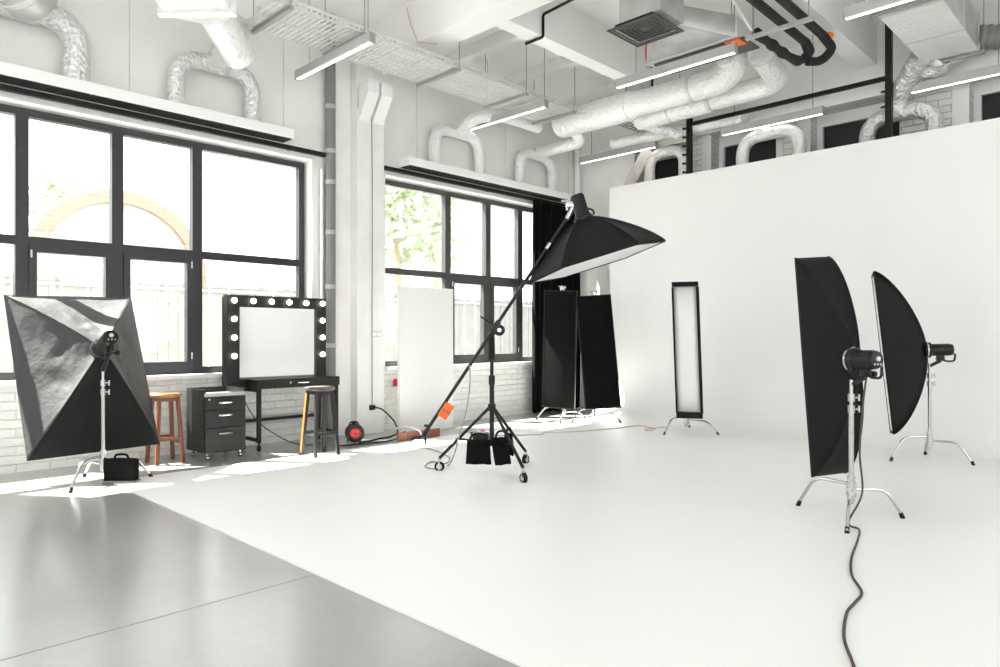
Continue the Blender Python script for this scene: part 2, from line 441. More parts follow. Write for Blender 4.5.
# ------------------------------------------------------------------ windows of the left wall
def big_window(n, y0, y1, mull, sash_cols, label, fm):
    z0, z1, zt = ZS + .012, ZH - .02, 2.08
    xa, xb = -7.62, -7.54
    m = MB(); fw = .07
    m.bx((xa, y0, z0), (xb, y0 + fw, z1)); m.bx((xa, y1 - fw, z0), (xb, y1, z1))
    m.bx((xa - .002, y0 + .001, z0 - .001), (xb + .002, y1 - .001, z0 + fw)); m.bx((xa - .002, y0 + .001, z1 - fw), (xb + .002, y1 - .001, z1 + .001))
    for y in mull: m.bx((xa - .004, y - .052, z0 + .001), (xb + .004, y + .052, z1 - .001))
    m.bx((xa + .003, y0 + .01, zt - .04), (xb - .003, y1 - .01, zt + .04))
    w = struct(m.build('window_%d' % n, fm, smooth=False), label, 'window')
    ed = [y0 + fw] + [q for y in mull for q in (y - .052, y + .052)] + [y1 - fw]
    cols = [(ed[i], ed[i + 1]) for i in range(0, len(ed), 2)]
    for i, (a, b) in enumerate(cols):
        MB().bx((-7.585, a, zt + .04), (-7.577, b, z1 - fw)).build('pane', M['glass'], w, smooth=False)
        if i in sash_cols:
            q = MB(); t = .06
            q.bx((-7.6, a, z0 + fw), (-7.52, a + t, zt - .04)); q.bx((-7.6, b - t, z0 + fw), (-7.52, b, zt - .04))
            q.bx((-7.6, a + t, z0 + fw), (-7.52, b - t, z0 + fw + t)); q.bx((-7.6, a + t, zt - .04 - t), (-7.52, b - t, zt - .04))
            sa = q.build('sash', fm, w, smooth=False)
            MB().bx((-7.585, a + t, z0 + fw + t), (-7.577, b - t, zt - .04 - t)).build('pane', M['glass'], sa, smooth=False)
            hy = a + .015 if i == sash_cols[0] else b - .015
            h = MB()
            for z in (z0 + fw + .12, zt - .12): h.cyl((-7.512, hy, z - .035), (-7.512, hy, z + .035), .008)
            h.build('hinge', M['steel'], sa)
        else:
            MB().bx((-7.585, a, z0 + fw), (-7.577, b, zt - .04)).build('pane', M['glass'], w, smooth=False)
big_window(1, W1[0] + .02, W1[1] - .02, (1.495, 2.29, 3.07), (1, 2), 'large charcoal framed window behind makeup mirror', M['frame'])
big_window(2, W2[0] + .02, W2[1] - .02, (6.62, 7.43, 8.14), (1, 2), 'large charcoal framed window between column and curtain', M['frame2'])

# ------------------------------------------------------------------ exterior
struct(MB().bx((-60, -40, -.5), (-7.75, 60, -.25)).build('exterior_ground', M['asphalt'], smooth=False), 'pale paved yard outside the windows', 'ground')
g = thing('greenhouse', 'white arched building with brick arch outside first window', 'building', (-12.5, 2.4, -.25))
AC, AR, AZ = 3.85, 1.38, 2.22
m = MB()
def arc(x, r): return [(x, AC + r * math.cos(t * PI / 24), AZ + r * math.sin(t * PI / 24)) for t in range(25)]
po = [(-12.45, AC + AR, -.25)] + arc(-12.45, AR) + [(-12.45, AC - AR, -.25)]
pi_ = [(-12.45, AC + AR - .2, -.25)] + arc(-12.45, AR - .2) + [(-12.45, AC - AR + .2, -.25)]
a = [m.bm.verts.new(p) for p in po]; b = [m.bm.verts.new(p) for p in pi_]
a2 = [m.bm.verts.new(V(p) + V((-.25, 0, 0))) for p in po]; b2 = [m.bm.verts.new(V(p) + V((-.25, 0, 0))) for p in pi_]
for i in range(len(a) - 1):
    for q in ((a[i], a[i + 1], b[i + 1], b[i]), (a2[i], a2[i + 1], b2[i + 1], b2[i]), (a[i], a[i + 1], a2[i + 1], a2[i]), (b[i], b[i + 1], b2[i + 1], b2[i])): m.bm.faces.new(q)
m.build('brick_arch', M['extbrick'], g, smooth=False)
MB().prism([(-12.55, p[1], p[2]) for p in pi_], (-.1, 0, 0)).build('end_wall', M['extwhite'], g, smooth=False)
m = MB()
r0 = [m.bm.verts.new((-12.7, p[1], p[2])) for p in po]; r1 = [m.bm.verts.new((-19, p[1], p[2])) for p in po]
for i in range(len(r0) - 1): m.bm.faces.new((r0[i], r0[i + 1], r1[i + 1], r1[i]))
m.build('vault_roof', M['extwhite'], g, solid=.05)
g = thing('slat_fence', 'pale slatted fence running outside both windows', 'fence', (-10.6, 6, -.25))
m = MB(); random.seed(3)
for k in range(150):
    y = -3 + k * .15 + random.uniform(-.02, .02)
    m.bx((-10.62 + random.uniform(-.012, .012), y, -.25), (-10.58, y + .135, 1.98 + random.uniform(-.05, .05)))
m.build('slat', M['slat'], g, smooth=False)
MB().bx((-10.57, -3, 1.88), (-10.53, 19.6, 1.92)).build('rail', M['rail'], g, smooth=False)
def tree(x, y, zt, r, label, n=900, sq=1.0):
    t = thing('tree', label, 'tree', (x, y, -.25), 'trees beyond the window')
    MB().tube([(x, y, -.25), (x + .05, y + .1, zt * .4), (x, y, zt)], .1, 8, 4).build('trunk', M['bark'], t)
    m = MB(); rnd = random.Random(int(y * 10))
    for k in range(n):
        d = V((rnd.gauss(0, 1), rnd.gauss(0, 1), rnd.gauss(0, 1))).normalized() * (r * rnd.random() ** .4)
        c = V((x, y, zt)) + V((d.x, d.y, d.z * sq))
        u = V((rnd.gauss(0, 1), rnd.gauss(0, 1), rnd.gauss(0, 1))).normalized(); w = u.orthogonal().normalized()
        L = rnd.uniform(.12, .24)
        m.bm.faces.new([m.bm.verts.new(c + u * L), m.bm.verts.new(c + w * L * .45), m.bm.verts.new(c - u * L), m.bm.verts.new(c - w * L * .45)])
    m.build('foliage', M['leaf'], t, smooth=False)
tree(-21, 5.0, 4.3, 1.1, 'small tree crown above arched roof outside first window', 500)
tree(-15, 11.3, 4.7, 1.7, 'leafy pale green tree outside second window beside column', 1100)
tree(-18, 15.2, 4.3, 1.2, 'smaller leafy tree outside second window in front of office block', 500)
t = thing('office_building', 'pale office block with window grid outside second window', 'building', (-36, 33, -.25))
MB().bx((-42, 29, -.25), (-36, 38.6, 12)).build('wall', M['facade'], t, smooth=False)
for r in range(6):
    for k in range(7):
        MB().bx((-36.0, 29.5 + k * 1.3, 1.2 + r * 1.75), (-35.97, 30.4 + k * 1.3, 2.3 + r * 1.75)).build('window', M['facadewin'], t, smooth=False)

# ------------------------------------------------------------------ curtain tracks, diffuser boxes, curtain
for y0, y1, lab in ((-1, 4.48, 'black curtain track above the first window'), (5.3, 9.36, 'black curtain track above the second window')):
    m = MB(); m.bx((-7.33, y0, 3.335), (-7.29, y1, 3.385))
    o = thing('curtain_track', lab, 'curtain track', (-7.31, (y0 + y1) / 2, 3.36))
    m.build('rail', M['black'], o, smooth=False)
    y = y0 + .4
    while y < y1:
        MB().bx((-7.4, y - .02, 3.35), (-7.33, y + .02, 3.38)).build('bracket', M['black'], o, smooth=False); y += 1.55
def plenum(y0, y1, lab, rods):
    o = thing('air_diffuser_box', lab, 'air vent', (-7.27, (y0 + y1) / 2, 3.41))
    m = MB(); m.bx((-7.39, y0, 3.425), (-7.15, y1, 3.53), .004)
    y = y0 + 1.7
    while y < y1 - .3:
        m.bx((-7.392, y - .004, 3.42), (-7.147, y + .004, 3.533)); y += 1.75
    m.build('casing', M['trim'], o, smooth=False)
    m = MB()
    for k in range(5): m.bx((-7.36 + k * .042, y0 + .02, 3.415), (-7.335 + k * .042, y1 - .02, 3.425))
    m.build('slot_grille', M['black'], o, smooth=False)
    for y in rods: MB().cyl((-7.17, y, 3.53), (-7.17, y, ZC), .005, seg=6).build('hanger_rod', M['steel'], o)
plenum(-1.5, 3.99, 'long white slot diffuser box above the first window', (2.28, 3.87))
plenum(5.62, 9.05, 'long white slot diffuser box above the second window', (5.76, 7.42, 8.9))
m = MB()
random.seed(5)
def cur(u, v):
    y = 8.1 + 1.2 * u; z = .02 + 3.31 * v
    a = (.035 + .02 * (1 - v)) * math.sin(u * 2 * PI * 9 + .6 * math.sin(v * 3)) + .012 * math.sin(u * 47 + v * 2)
    return V((-7.26 + a, y + .02 * math.sin(u * 30 + 1.5), z))
m.surf(cur, 130, 14)
c = m.build('curtain', M['curtain'], solid=.006, angle=180); tag(c, 'long black curtain hanging beside second window', 'curtain')

# ------------------------------------------------------------------ strip lights
def strip(x0, x1, y, zb, lab, wires):
    o = thing('strip_light', lab, 'light', ((x0 + x1) / 2, y, zb), 'suspended linear strip lights')
    m = MB(); m.bx((x0, y - .035, zb + .015), (x1, y + .035, zb + .11), .004); m.build('housing', M['housing'], o, smooth=False)
    MB().bx((x0 + .01, y - .018, zb + .008), (x1 - .01, y + .018, zb + .0149)).build('diffuser', M['strip'], o, smooth=False)
    for xa, xb in ((x0 - .006, x0), (x1, x1 + .006)): MB().bx((xa, y - .035, zb), (xb, y + .035, zb + .11)).build('end_cap', M['rail'], o, smooth=False)
    for x in wires: MB().cyl((x, y, zb + .11), (x, y, ZC), .005, seg=6).build('hanger_rod', M['rail'], o)
strip(-7.25, -5.8, 4.09, 4.13, 'strip light under cable tray near grey drainpipe', (-7.0, -5.87))
strip(-7.3, -5.87, 6.83, 4.14, 'strip light under the far end of cable tray', (-6.95, -5.9))
strip(-7.12, -5.69, 9.15, 4.04, 'strip light in the corner above the overhead boom softbox', (-6.9, -5.8))
strip(-4.87, -3.37, 6.96, 4.165, 'strip light in front of ceiling air unit', (-4.6, -3.42))
strip(-4.63, -3.27, 9.15, 4.0, 'strip light between black posts above white backdrop', (-4.45, -3.4))
strip(-2.29, -.84, 6.95, 4.165, 'strip light under large square duct, cropped at top', (-2.12, -1.0))
strip(-2.29, -.85, 9.15, 4.02, 'strip light above brick pier at right end', (-2.1, -1.45))

# ------------------------------------------------------------------ cable tray
o = thing('cable_tray', 'long perforated metal cable tray hung along window wall', 'cable tray', (-6.35, 3.3, 4.28))
for xa, xb in ((-6.68, -6.36), (-6.34, -6.0)):
    m = MB(); y = 3.15
    while y < 7.6:
        m.bx((xa, y, 4.3), (xb, y + .034, 4.304)); y += .056
    for x in (xa, (xa * 2 + xb) / 3, (xa + 2 * xb) / 3, xb - .012): m.bx((x, 3.15, 4.298), (x + .012, 7.62, 4.306))
    m.build('perforated_floor', M['galv'], o, smooth=False)
for x in (-6.69, -6.35, -5.995):
    m = MB(); m.bx((x - .003, 3.15, 4.3), (x + .003, 7.62, 4.318)); m.bx((x - .003, 3.15, 4.338), (x + .003, 7.62, 4.37))
    y = 3.15
    while y < 7.6: m.bx((x - .003, y, 4.318), (x + .003, y + .03, 4.338)); y += .06
    m.build('side_rail', M['galv'], o, smooth=False)
for y in (3.3, 4.12, 5.42, 6.57, 7.55):
    MB().bx((-6.74, y - .02, 4.26), (-5.96, y + .02, 4.296)).build('crossbar', M['rail'], o, smooth=False)
    for x in (-6.72, -5.975): MB().cyl((x, y, 4.28), (x, y, ZC), .006, seg=6).build('hanger_rod', M['rail'], o)

# mesh tray behind the main duct
o = thing('wire_mesh_tray', 'wire mesh cable tray behind the large white ducts', 'cable tray', (-5.8, 8.85, 4.3))
m = MB()
for k in range(6): m.cyl((-6.15 + k * .08, 8.72, 4.42), (-6.15 + k * .08, 9.38, 4.42), .006, seg=5)
for k in range(7): m.cyl((-6.15, 8.72 + k * .1, 4.42), (-5.75, 8.72 + k * .1, 4.42), .006, seg=5)
m.build('mesh', M['rail'], o)
for x in (-6.12, -5.78): MB().cyl((x, 9.0, 4.42), (x, 9.0, ZC), .006, seg=5).build('hanger_rod', M['rail'], o)

# ------------------------------------------------------------------ ducts
def duct_wob(seed, r, amp=.05):
    def f(i, n): return r * (1 + amp * noise.noise(V((i * .7, seed * 3.1, 0))))
    return f
def arch(lab, pa, pb, ztop, r, mt, feeder=None, seed=1, fr=None, bands=True):
    """inverted-U duct: legs at pa and pb (x,y,zbase)"""
    o = thing('ventilation_duct', lab, 'duct', pa, 'foil wrapped duct arches')
    path = fillet([pa, (pa[0], pa[1], ztop), (pb[0], pb[1], ztop), pb], .26, 8)
    P = []
    for i in range(len(path) - 1):
        k = max(1, int((path[i + 1] - path[i]).length / .06))
        P += [path[i].lerp(path[i + 1], t / k) for t in range(k)]
    P.append(path[-1])
    m = MB(); m.tube(P, r, 16, rfun=duct_wob(seed, r)); m.build('pipe', mt, o)
    if feeder:
        q = fillet(feeder, .2, 6); m = MB(); m.tube(q, fr or r, 16); m.build('branch', mt, o)
    return o
arch('foil duct arch above the window, left end by ceiling corner', (-7.27, 1.86, 3.53), (-7.27, .95, 3.53), 4.08, .115, M['foil'], [(-7.24, 1.45, 4.12), (-7.15, 1.36, 4.16)], 1, .12)
arch('foil duct arch above the first window right half', (-7.27, 2.75, 3.53), (-7.27, 3.56, 3.53), 4.05, .085, M['foil'], [(-7.25, 3.16, 4.05), (-6.85, 3.16, 4.24), (-6.7, 3.12, 4.27)], 2, .135)
o = thing('round_duct', 'large round galvanised duct end in the upper corner', 'duct', (-7.0, 1.3, 4.2))
m = MB(); q0 = V((-7.2, 1.53, 4.12)); q1 = V((-6.7, .75, 4.55)); m.lathe([(.1, -.05), (.19, -.03), (.22, .04), (.22, .9)], q0, q1 - q0, 26); m.build('pipe', M['steel'], o)
m = MB(); m.lathe([(.222, .12), (.235, .13), (.235, .16), (.222, .17)], q0, q1 - q0, 26); m.build('seam_ring', M['galv'], o)
o = thing('supply_duct', 'white wrapped duct with flared end rising to the ceiling', 'duct', (-6.5, 2.9, 4.2))
def dp(Z, x, y): return RIGHT * ((x - 500) / 700 * Z) + FWD * Z + UP * (1.2 + (337 - y) / 700 * Z)
P0, P1, P2 = dp(6.95, 240, 56), dp(6.35, 214, 12), dp(6.1, 202, -6)
m = MB(); m.tube([P0, P0.lerp(P1, .5), P1], .15, 20); m.lathe([(.02, -.05), (.1, -.035), (.15, 0)], P0, P1 - P0, 20); m.build('pipe', M['foilw'], o)
d = (P1 - P0).normalized(); uu = d.cross(UP).normalized(); vv = uu.cross(d)
m = MB(); A = []; B = []
for k in range(24):
    a = 2 * PI * k / 24; ca, sa = math.cos(a), math.sin(a); q = max(abs(ca), abs(sa))
    A.append(m.bm.verts.new(P1 + uu * .15 * ca + vv * .15 * sa)); B.append(m.bm.verts.new(P2 + uu * .3 * ca / q + vv * .22 * sa / q))
m.bridge(A, B); m.build('flared_end', M['foilw'], o, angle=20)
m = MB(); m.obox(P2 + d * .03, uu, vv, d, .68, .5, .06, .012); m.obox(P2 + d * .3, uu, vv, d, .6, .44, .5, .02); m.build('flange', M['foilw'], o)
arch('white wrapped duct arch above second window near column', (-7.27, 6.14, 3.53), (-7.27, 6.98, 3.53), 4.05, .08, M['foilw'], [(-7.25, 6.58, 4.07), (-6.95, 6.62, 4.22), (-6.84, 7.0, 4.3), (-6.84, 7.78, 4.3)], 3, .085)
arch('white wrapped duct arch above second window near the corner', (-7.27, 7.84, 3.53), (-7.27, 8.6, 3.53), 4.04, .08, M['foilw'], [(-7.25, 8.25, 4.08), (-6.4, 8.25, 4.1), (-6.4, 8.05, 4.25)], 4, .09)
o = thing('main_duct', 'large round white wrapped duct running across the ceiling', 'duct', (-5.5, 8.0, 4.3))
def jt(m, x, y, z, r): m.cyl((x - .02, y, z), (x + .02, y, z), r, seg=20)
YD = 7.95
m = MB(); m.lathe([(.06, 0), (.17, .04), (.195, .1), (.195, 1.22), (.18, 1.27)], (-6.62, YD, 4.31), (1, 0, 0), 22); m.build('wide_section', M['foilw'], o)
m = MB(); jt(m, -5.36, YD, 4.31, .2); m.cyl((-5.36, YD, 4.31), (-5.2, YD, 4.31), .19, .165, seg=20); m.build('collar', M['foilw'], o)
m = MB(); m.tube(fillet([(-5.22, YD, 4.31), (-4.02, YD, 4.31), (-3.82, YD - .05, 4.46), (-3.82, YD - .3, 4.52)], .22, 8), .165, 20); m.build('narrow_section', M['foilw'], o)
m = MB(); jt(m, -4.42, YD, 4.31, .175); m.build('clamp_ring', M['galv'], o)
for x in (-5.42, -4.6): MB().cyl((x, YD, 4.49), (x, YD, ZC), .006, seg=6).build('hanger_rod', M['rail'], o)
o = thing('return_duct', 'second round white duct with elbow behind main duct', 'duct', (-4.6, 8.45, 4.28))
YD2 = 8.42
m = MB(); m.cyl((-5.5, YD2, 4.28), (-4.42, YD2, 4.28), .16, seg=20); m.ball((-5.5, YD2, 4.28), .16, 16, (.5, 1, 1)); m.build('wide_section', M['foilw'], o)
m = MB(); m.tube(fillet([(-4.45, YD2, 4.28), (-3.5, YD2, 4.28), (-3.45, 7.75, 4.4)], .25, 8), .135, 18); m.build('elbow_section', M['foilw'], o)
for x in (-5.3, -4.1): MB().cyl((x, YD2, 4.4), (x, YD2, ZC), .006, seg=6).build('hanger_rod', M['rail'], o)
for x in (-5.0, -4.42):
    m = MB(); jt(m, x, YD2, 4.28, .165); m.build('clamp_ring', M['galv'], o)
m = MB(); m.tube([(-5.45, YD2, 4.2), (-5.3, 8.75, 4.14), (-5.2, 8.93, 4.1)], .075, 14); m.build('branch', M['foilw'], o)
o = thing('back_duct', 'slim white duct along back girder below the mesh tray', 'duct', (-5.5, 9.25, 4.2))
m = MB(); m.tube([(-6.35, 8.95, 4.2), (-5.0, 9.12, 4.2), (-4.4, 9.16, 4.2)], .085, 14); m.lathe([(.085, 0), (.1, .02), (.1, .1), (.05, .12)], (-4.42, 9.16, 4.2), (1, 0, 0), 14); m.build('pipe', M['foilw'], o)
YA = 9.24
arch('duct arch in front of first dark window above backdrop', (-5.86, YA, 2.9), (-5.27, YA, 2.9), 3.98, .08, M['foilw'], None, 5)
arch('duct arch in front of second dark window above backdrop', (-4.38, YA, 2.9), (-3.6, YA, 2.9), 3.93, .085, M['foilw'], [(-4.05, YA, 3.95), (-4.2, YA - .05, 4.13)], 6, .08)
arch('foil duct arch by brick pier right of black post', (-2.79, YA, 2.9), (-2.06, YA, 2.9), 3.85, .09, M['foil'], [(-2.45, YA, 3.84), (-2.47, YA - .04, 4.0), (-2.3, 9.05, 4.18), (-2.12, 8.85, 4.32)], 7, .11)
# slanted boxed duct in the corner
o = thing('timber_brace', 'slanted beige boxed brace in the back corner', 'brace', (-6.3, 9.3, 3.2))
d = V((.42, 0, .62)).normalized(); MB().obox(V((-6.16, 9.27, 3.66)), (0, 1, 0), V((0, 1, 0)).cross(d), d, .12, .19, 1.0, .01).build('strut', M['beige'], o, smooth=False)
MB().obox(V((-5.62, 9.3, 4.13)), (0, 1, 0), (0, 0, 1), (1, 0, 0), .1, .12, .9, .01).build('header', M['beige'], o, smooth=False)

# fan coil unit with square air diffuser
o = thing('ceiling_air_unit', 'silver ceiling air unit with square vent grille', 'air conditioner', (-3.9, 6.7, 4.35))
UB = dict(x0=-4.4, x1=-3.32, y0=6.88, y1=7.36)
MB().bx((-4.44, 6.95, 4.34), (-3.36, 7.4, 4.56), .006).build('casing', M['trim'], o, smooth=False)
MB().bx((-4.38, 6.99, 4.322), (-3.3, 7.37, 4.338)).build('underside_panel', M['frame2'], o, smooth=False)
MB().bx((-3.5, 6.96, 4.312), (-3.34, 7.14, 4.321)).build('warning_sticker', M['orange'], o, smooth=False)
m = MB(); cc_ = V((-3.84, 6.44, 4.52)); A = []; B = []
for k in range(32):
    a = 2 * PI * k / 32; ca, sa = math.cos(a), math.sin(a); q = max(abs(ca), abs(sa))
    A.append(m.bm.verts.new(cc_ + V((.15 * ca, 0, .15 * sa)))); B.append(m.bm.verts.new((-3.9 + .53 * ca / q, 6.95, 4.45 + .115 * sa / q)))
m.bridge(A, B); m.build('tapered_hood', M['steel'], o, angle=12)
m = MB(); m.cyl((-3.84, 6.3, 4.52), (-3.84, 6.45, 4.52), .15, seg=28); m.lathe([(.15, 0), (.17, .008), (.17, .03), (.15, .038)], (-3.84, 6.4, 4.52), (0, 1, 0), 28)
m.build('round_collar', M['galv'], o)
MB().bx((-4.46, 6.925, 4.325), (-3.34, 6.95, 4.35)).build('hood_flange', M['galv'], o, smooth=False)
MB().bx((-4.1, 5.9, 4.36), (-3.62, 6.34, 4.98), .003).build('drop_box', M['steel'], o, smooth=False)
gx0, gx1, gy0, gy1 = -4.2, -3.64, 5.82, 6.38
m = MB()
for k in range(7):
    i = k * .038
    a, b, c_, d_ = gx0 + i, gx1 - i, gy0 + i, gy1 - i
    w = .02 if k else .028; zz = 4.30 + k * .004
    if k == 6: m.bx((a, c_, zz), (b, d_, zz + .008)); continue
    m.bx((a, c_, zz), (b, c_ + w, zz + .008)); m.bx((a, d_ - w, zz), (b, d_, zz + .008)); m.bx((a, c_ + w, zz), (a + w, d_ - w, zz + .008)); m.bx((b - w, c_ + w, zz), (b, d_ - w, zz + .008))
gr = m.build('vent_grille', M['frame2'], o, smooth=False)
MB().bx((gx0 + .06, gy0 + .06, 4.33), (gx1 - .06, gy1 - .06, 4.36)).build('dark_backing', M['black'], gr, smooth=False)
for x, y in ((-4.36, 6.9), (-3.36, 6.9), (-3.36, 7.34), (-4.36, 7.34)): MB().cyl((x, y, 4.55), (x, y, ZC), .006, seg=6).build('hanger_rod', M['rail'], o)

# black insulated refrigerant pipes
o = thing('insulated_pipe_run', 'black insulated pipes with end loop beside ceiling beam', 'pipe', (-2.75, 6.8, 4.35))
for x, dz in ((-2.9, 0), (-2.72, .02)):
    m = MB(); m.tube([(x, 5.4, 4.38 + dz), (x - .02, 7.68, 4.36 + dz)], .045, 12); m.build('pipe', M['foam'], o)
m = MB(); m.tube(fillet([(-2.92, 7.64, 4.36), (-2.96, 7.9, 4.32), (-3.05, 7.82, 4.23), (-3.1, 7.5, 4.25), (-3.14, 7.28, 4.3), (-3.2, 7.05, 4.36)], .1, 5), .05, 12, rfun=lambda i, n: .05 + .008 * math.sin(i * 1.3)); m.build('wrapped_hose', M['foam'], o)
m = MB(); m.tube(fillet([(-2.74, 7.64, 4.38), (-2.75, 7.98, 4.34), (-2.88, 8.0, 4.24), (-2.98, 7.86, 4.23)], .12, 6), .048, 12); m.build('end_loop', M['foam'], o)
MB().ball((-2.72, 7.78, 4.41), .05, 10, (1, .8, .8)).build('red_valve_cap', M['orange'], o)
MB().bx((-3.28, 6.98, 4.29), (-2.6, 7.03, 4.325)).build('support_channel', M['steel'], o, smooth=False)
for x in (-3.2, -2.64): MB().cyl((x, 7.0, 4.3), (x, 7.0, ZC), .006, seg=6).build('hanger_rod', M['rail'], o)
m = MB(); m.tube([(-3.3, 6.0, 4.7), (-3.25, 6.5, 4.62), (-3.2, 6.95, 4.36)], .014, 8, 4); m.build('thin_pipe', M['cablewhite'], o)

# big rectangular duct at the right
o = thing('rectangular_duct', 'large square foil duct with crumpled flexible end', 'duct', (-1.85, 8.2, 4.3))
m = MB(); m.bx((-2.12, 7.42, 4.31), (-1.6, 9.02, 4.68), .01); m.build('casing', M['steel'], o, smooth=False)
MB().bx((-2.125, 7.44, 4.292), (-1.6, 8.97, 4.31)).build('foil_insulation', M['foilw'], o, smooth=False)
for y in (7.42, 8.28, 8.98): MB().bx((-2.13, y - .02, 4.288), (-1.59, y + .02, 4.692)).build('flange', M['galv'], o, smooth=False)
MB().bx((-2.2, 7.36, 4.305), (-1.52, 7.40, 4.335)).build('support_bar', M['rail'], o, smooth=False); MB().bx((-2.2, 9.0, 4.25), (-1.55, 9.03, 4.28)).build('support_bar', M['rail'], o, smooth=False)
for x, y in ((-2.19, 9.015), (-1.56, 9.015), (-1.54, 7.38)): MB().cyl((x, y, 4.28), (x, y, ZC), .006, seg=6).build('hanger_rod', M['rail'], o)
def crump(u, v):
    a = u * 2 * PI; t = v
    c = V((-1.85, 9.0, 4.45)).lerp(V((-2.2, 9.22, 4.2)), t)
    r = .2 - .07 * t
    r *= 1 + .28 * noise.noise(V((math.cos(a) * 2.2, math.sin(a) * 2.2, t * 5)))
    return c + V((r * math.cos(a) * 1.2, r * .25 * math.cos(a), r * math.sin(a)))
m = MB(); m.surf(crump, 40, 16); m.build('crumpled_wrap', M['foil'], o, solid=.004, angle=50)
m = MB(); m.tube([(-1.62, 9.05, 4.45), (-1.4, 9.12, 4.42), (-1.1, 9.12, 4.42), (-.8, 9.12, 4.42)], .12, 16, 6, rfun=lambda i, n: .12 + .014 * (i % 2)); m.build('flexible_hose', M['pipe'], o)

# black support frame with hook pegs over the backdrop
o = thing('backdrop_frame', 'black steel frame with hook pegs standing behind backdrop', 'frame', (-3.8, 9.02, 0))
MB().bx((-5.1, 8.99, 0), (-5.03, 9.05, 4.32)).build('post', M['black'], o, smooth=False)
MB().bx((-2.52, 8.99, 0), (-2.45, 9.05, ZC)).build('post', M['black'], o, smooth=False)
MB().bx((-5.03, 9.0, 4.205), (-2.52, 9.04, 4.255)).build('crossbar', M['black'], o, smooth=False)
for k in range(6):
    z = 3.56 + k * .125
    m = MB(); m.cyl((-5.1, 9.02, z), (-5.17, 9.02, z), .014, seg=8); m.cyl((-5.165, 9.02, z), (-5.165, 9.02, z + .02), .012, seg=8); m.build('peg', M['black'], o)
for z in (3.9, 4.08): 
    MB().cyl((-2.52, 9.02, z), (-2.57, 9.02, z), .014, seg=8).build('peg', M['black'], o)

# pipes and conduits on walls
o = thing('drainpipe', 'grey vertical drainpipe between first window and column', 'pipe', (-7.32, 4.56, 0))
MB().cyl((-7.32, 4.56, 0), (-7.32, 4.56, ZC), .062, seg=20).build('pipe', M['pipe'], o)
for z in (1.1, 1.8, 2.45, 3.05, 3.42, 3.95): MB().cyl((-7.32, 4.56, z - .025), (-7.32, 4.56, z + .025), .068, seg=20).build('coupling', M['pipeband'], o)
tag(MB().cyl((-7.36, 4.465, 0), (-7.36, 4.465, 3.2), .02, seg=12).build('water_pipe', M['trim']), 'thin white pipe left of the grey drainpipe', 'pipe')
tag(MB().cyl((-7.34, 9.4 - .06, 0), (-7.34, 9.34, ZC), .05, seg=16).build('corner_pipe', M['trim']), 'white vertical pipe in the far corner by curtain', 'pipe')
o = thing('column_cable', 'thin cable running down the column to a plug', 'cable', (-7.19, 5.07, .3))
MB().tube([(-7.19, 5.06, 4.0), (-7.185, 5.07, 3.0), (-7.19, 5.07, 1.6), (-7.188, 5.07, .34)], .006, 6, 4).build('wire', M['rail'], o)
MB().bx((-7.2, 5.03, .3), (-7.16, 5.1, .36), .005).build('plug', M['plastic'], o)
o = thing('wall_socket', 'small grey double socket on the column', 'socket', (-7.19, 5.12, 1.24))
MB().bx((-7.2, 5.06, 1.2), (-7.175, 5.2, 1.27), .004).build('plate', M['galv'], o); MB().bx((-7.176, 5.07, 1.215), (-7.172, 5.12, 1.255)).build('switch', M['trim'], o); MB().bx((-7.176, 5.14, 1.215), (-7.172, 5.19, 1.255)).build('switch', M['trim'], o)
tag(MB().tube(fillet([(-5.36, 5.88, 4.53), (-5.1, 5.88, 4.53), (-5.1, 5.88, 4.78), (-4.6, 5.92, 4.84), (-4.12, 5.92, 4.9)], .03, 4), .016, 8).build('ceiling_conduit', M['black']), 'black conduit crossing ceiling left of square vent', 'conduit')
tag(MB().tube(fillet([(-5.3, 8.1, 4.53), (-5.1, 8.1, 4.53), (-5.1, 8.1, 4.72), (-5.1, 8.1, 5.03)], .03, 4), .016, 8).build('beam_conduit', M['black']), 'short black conduit turning over the ceiling beam', 'conduit')
tag(MB().tube(fillet([(-4.62, 7.2, 4.52), (-4.62, 7.2, 4.72), (-4.35, 7.2, 4.76)], .05, 5), .012, 8).build('sprinkler_conduit', M['redpipe']), 'thin red pipe bend beside the ceiling air unit', 'pipe')
tag(MB().tube([(-6.42, 5.01, 5.0), (-6.36, 5.01, 4.8), (-6.25, 5.01, 4.6), (-6.22, 5.012, 4.545), (-6.1, 5.2, 4.543)], .003, 6, 3).build('girder_wire', M['redpipe']), 'thin reddish wire draped over concrete girder', 'wire')
o = thing('red_call_box', 'small red box with riser behind white panel', 'alarm box', (-7.37, 5.5, .6))  # small red wall-mounted call box with its conduit, not a switch
MB().bx((-7.4, 5.55, .56), (-7.34, 5.68, .65), .006).build('box', M['red'], o); MB().cyl((-7.37, 5.66, .65), (-7.37, 5.66, .8), .008, seg=8).build('riser', M['red'], o)

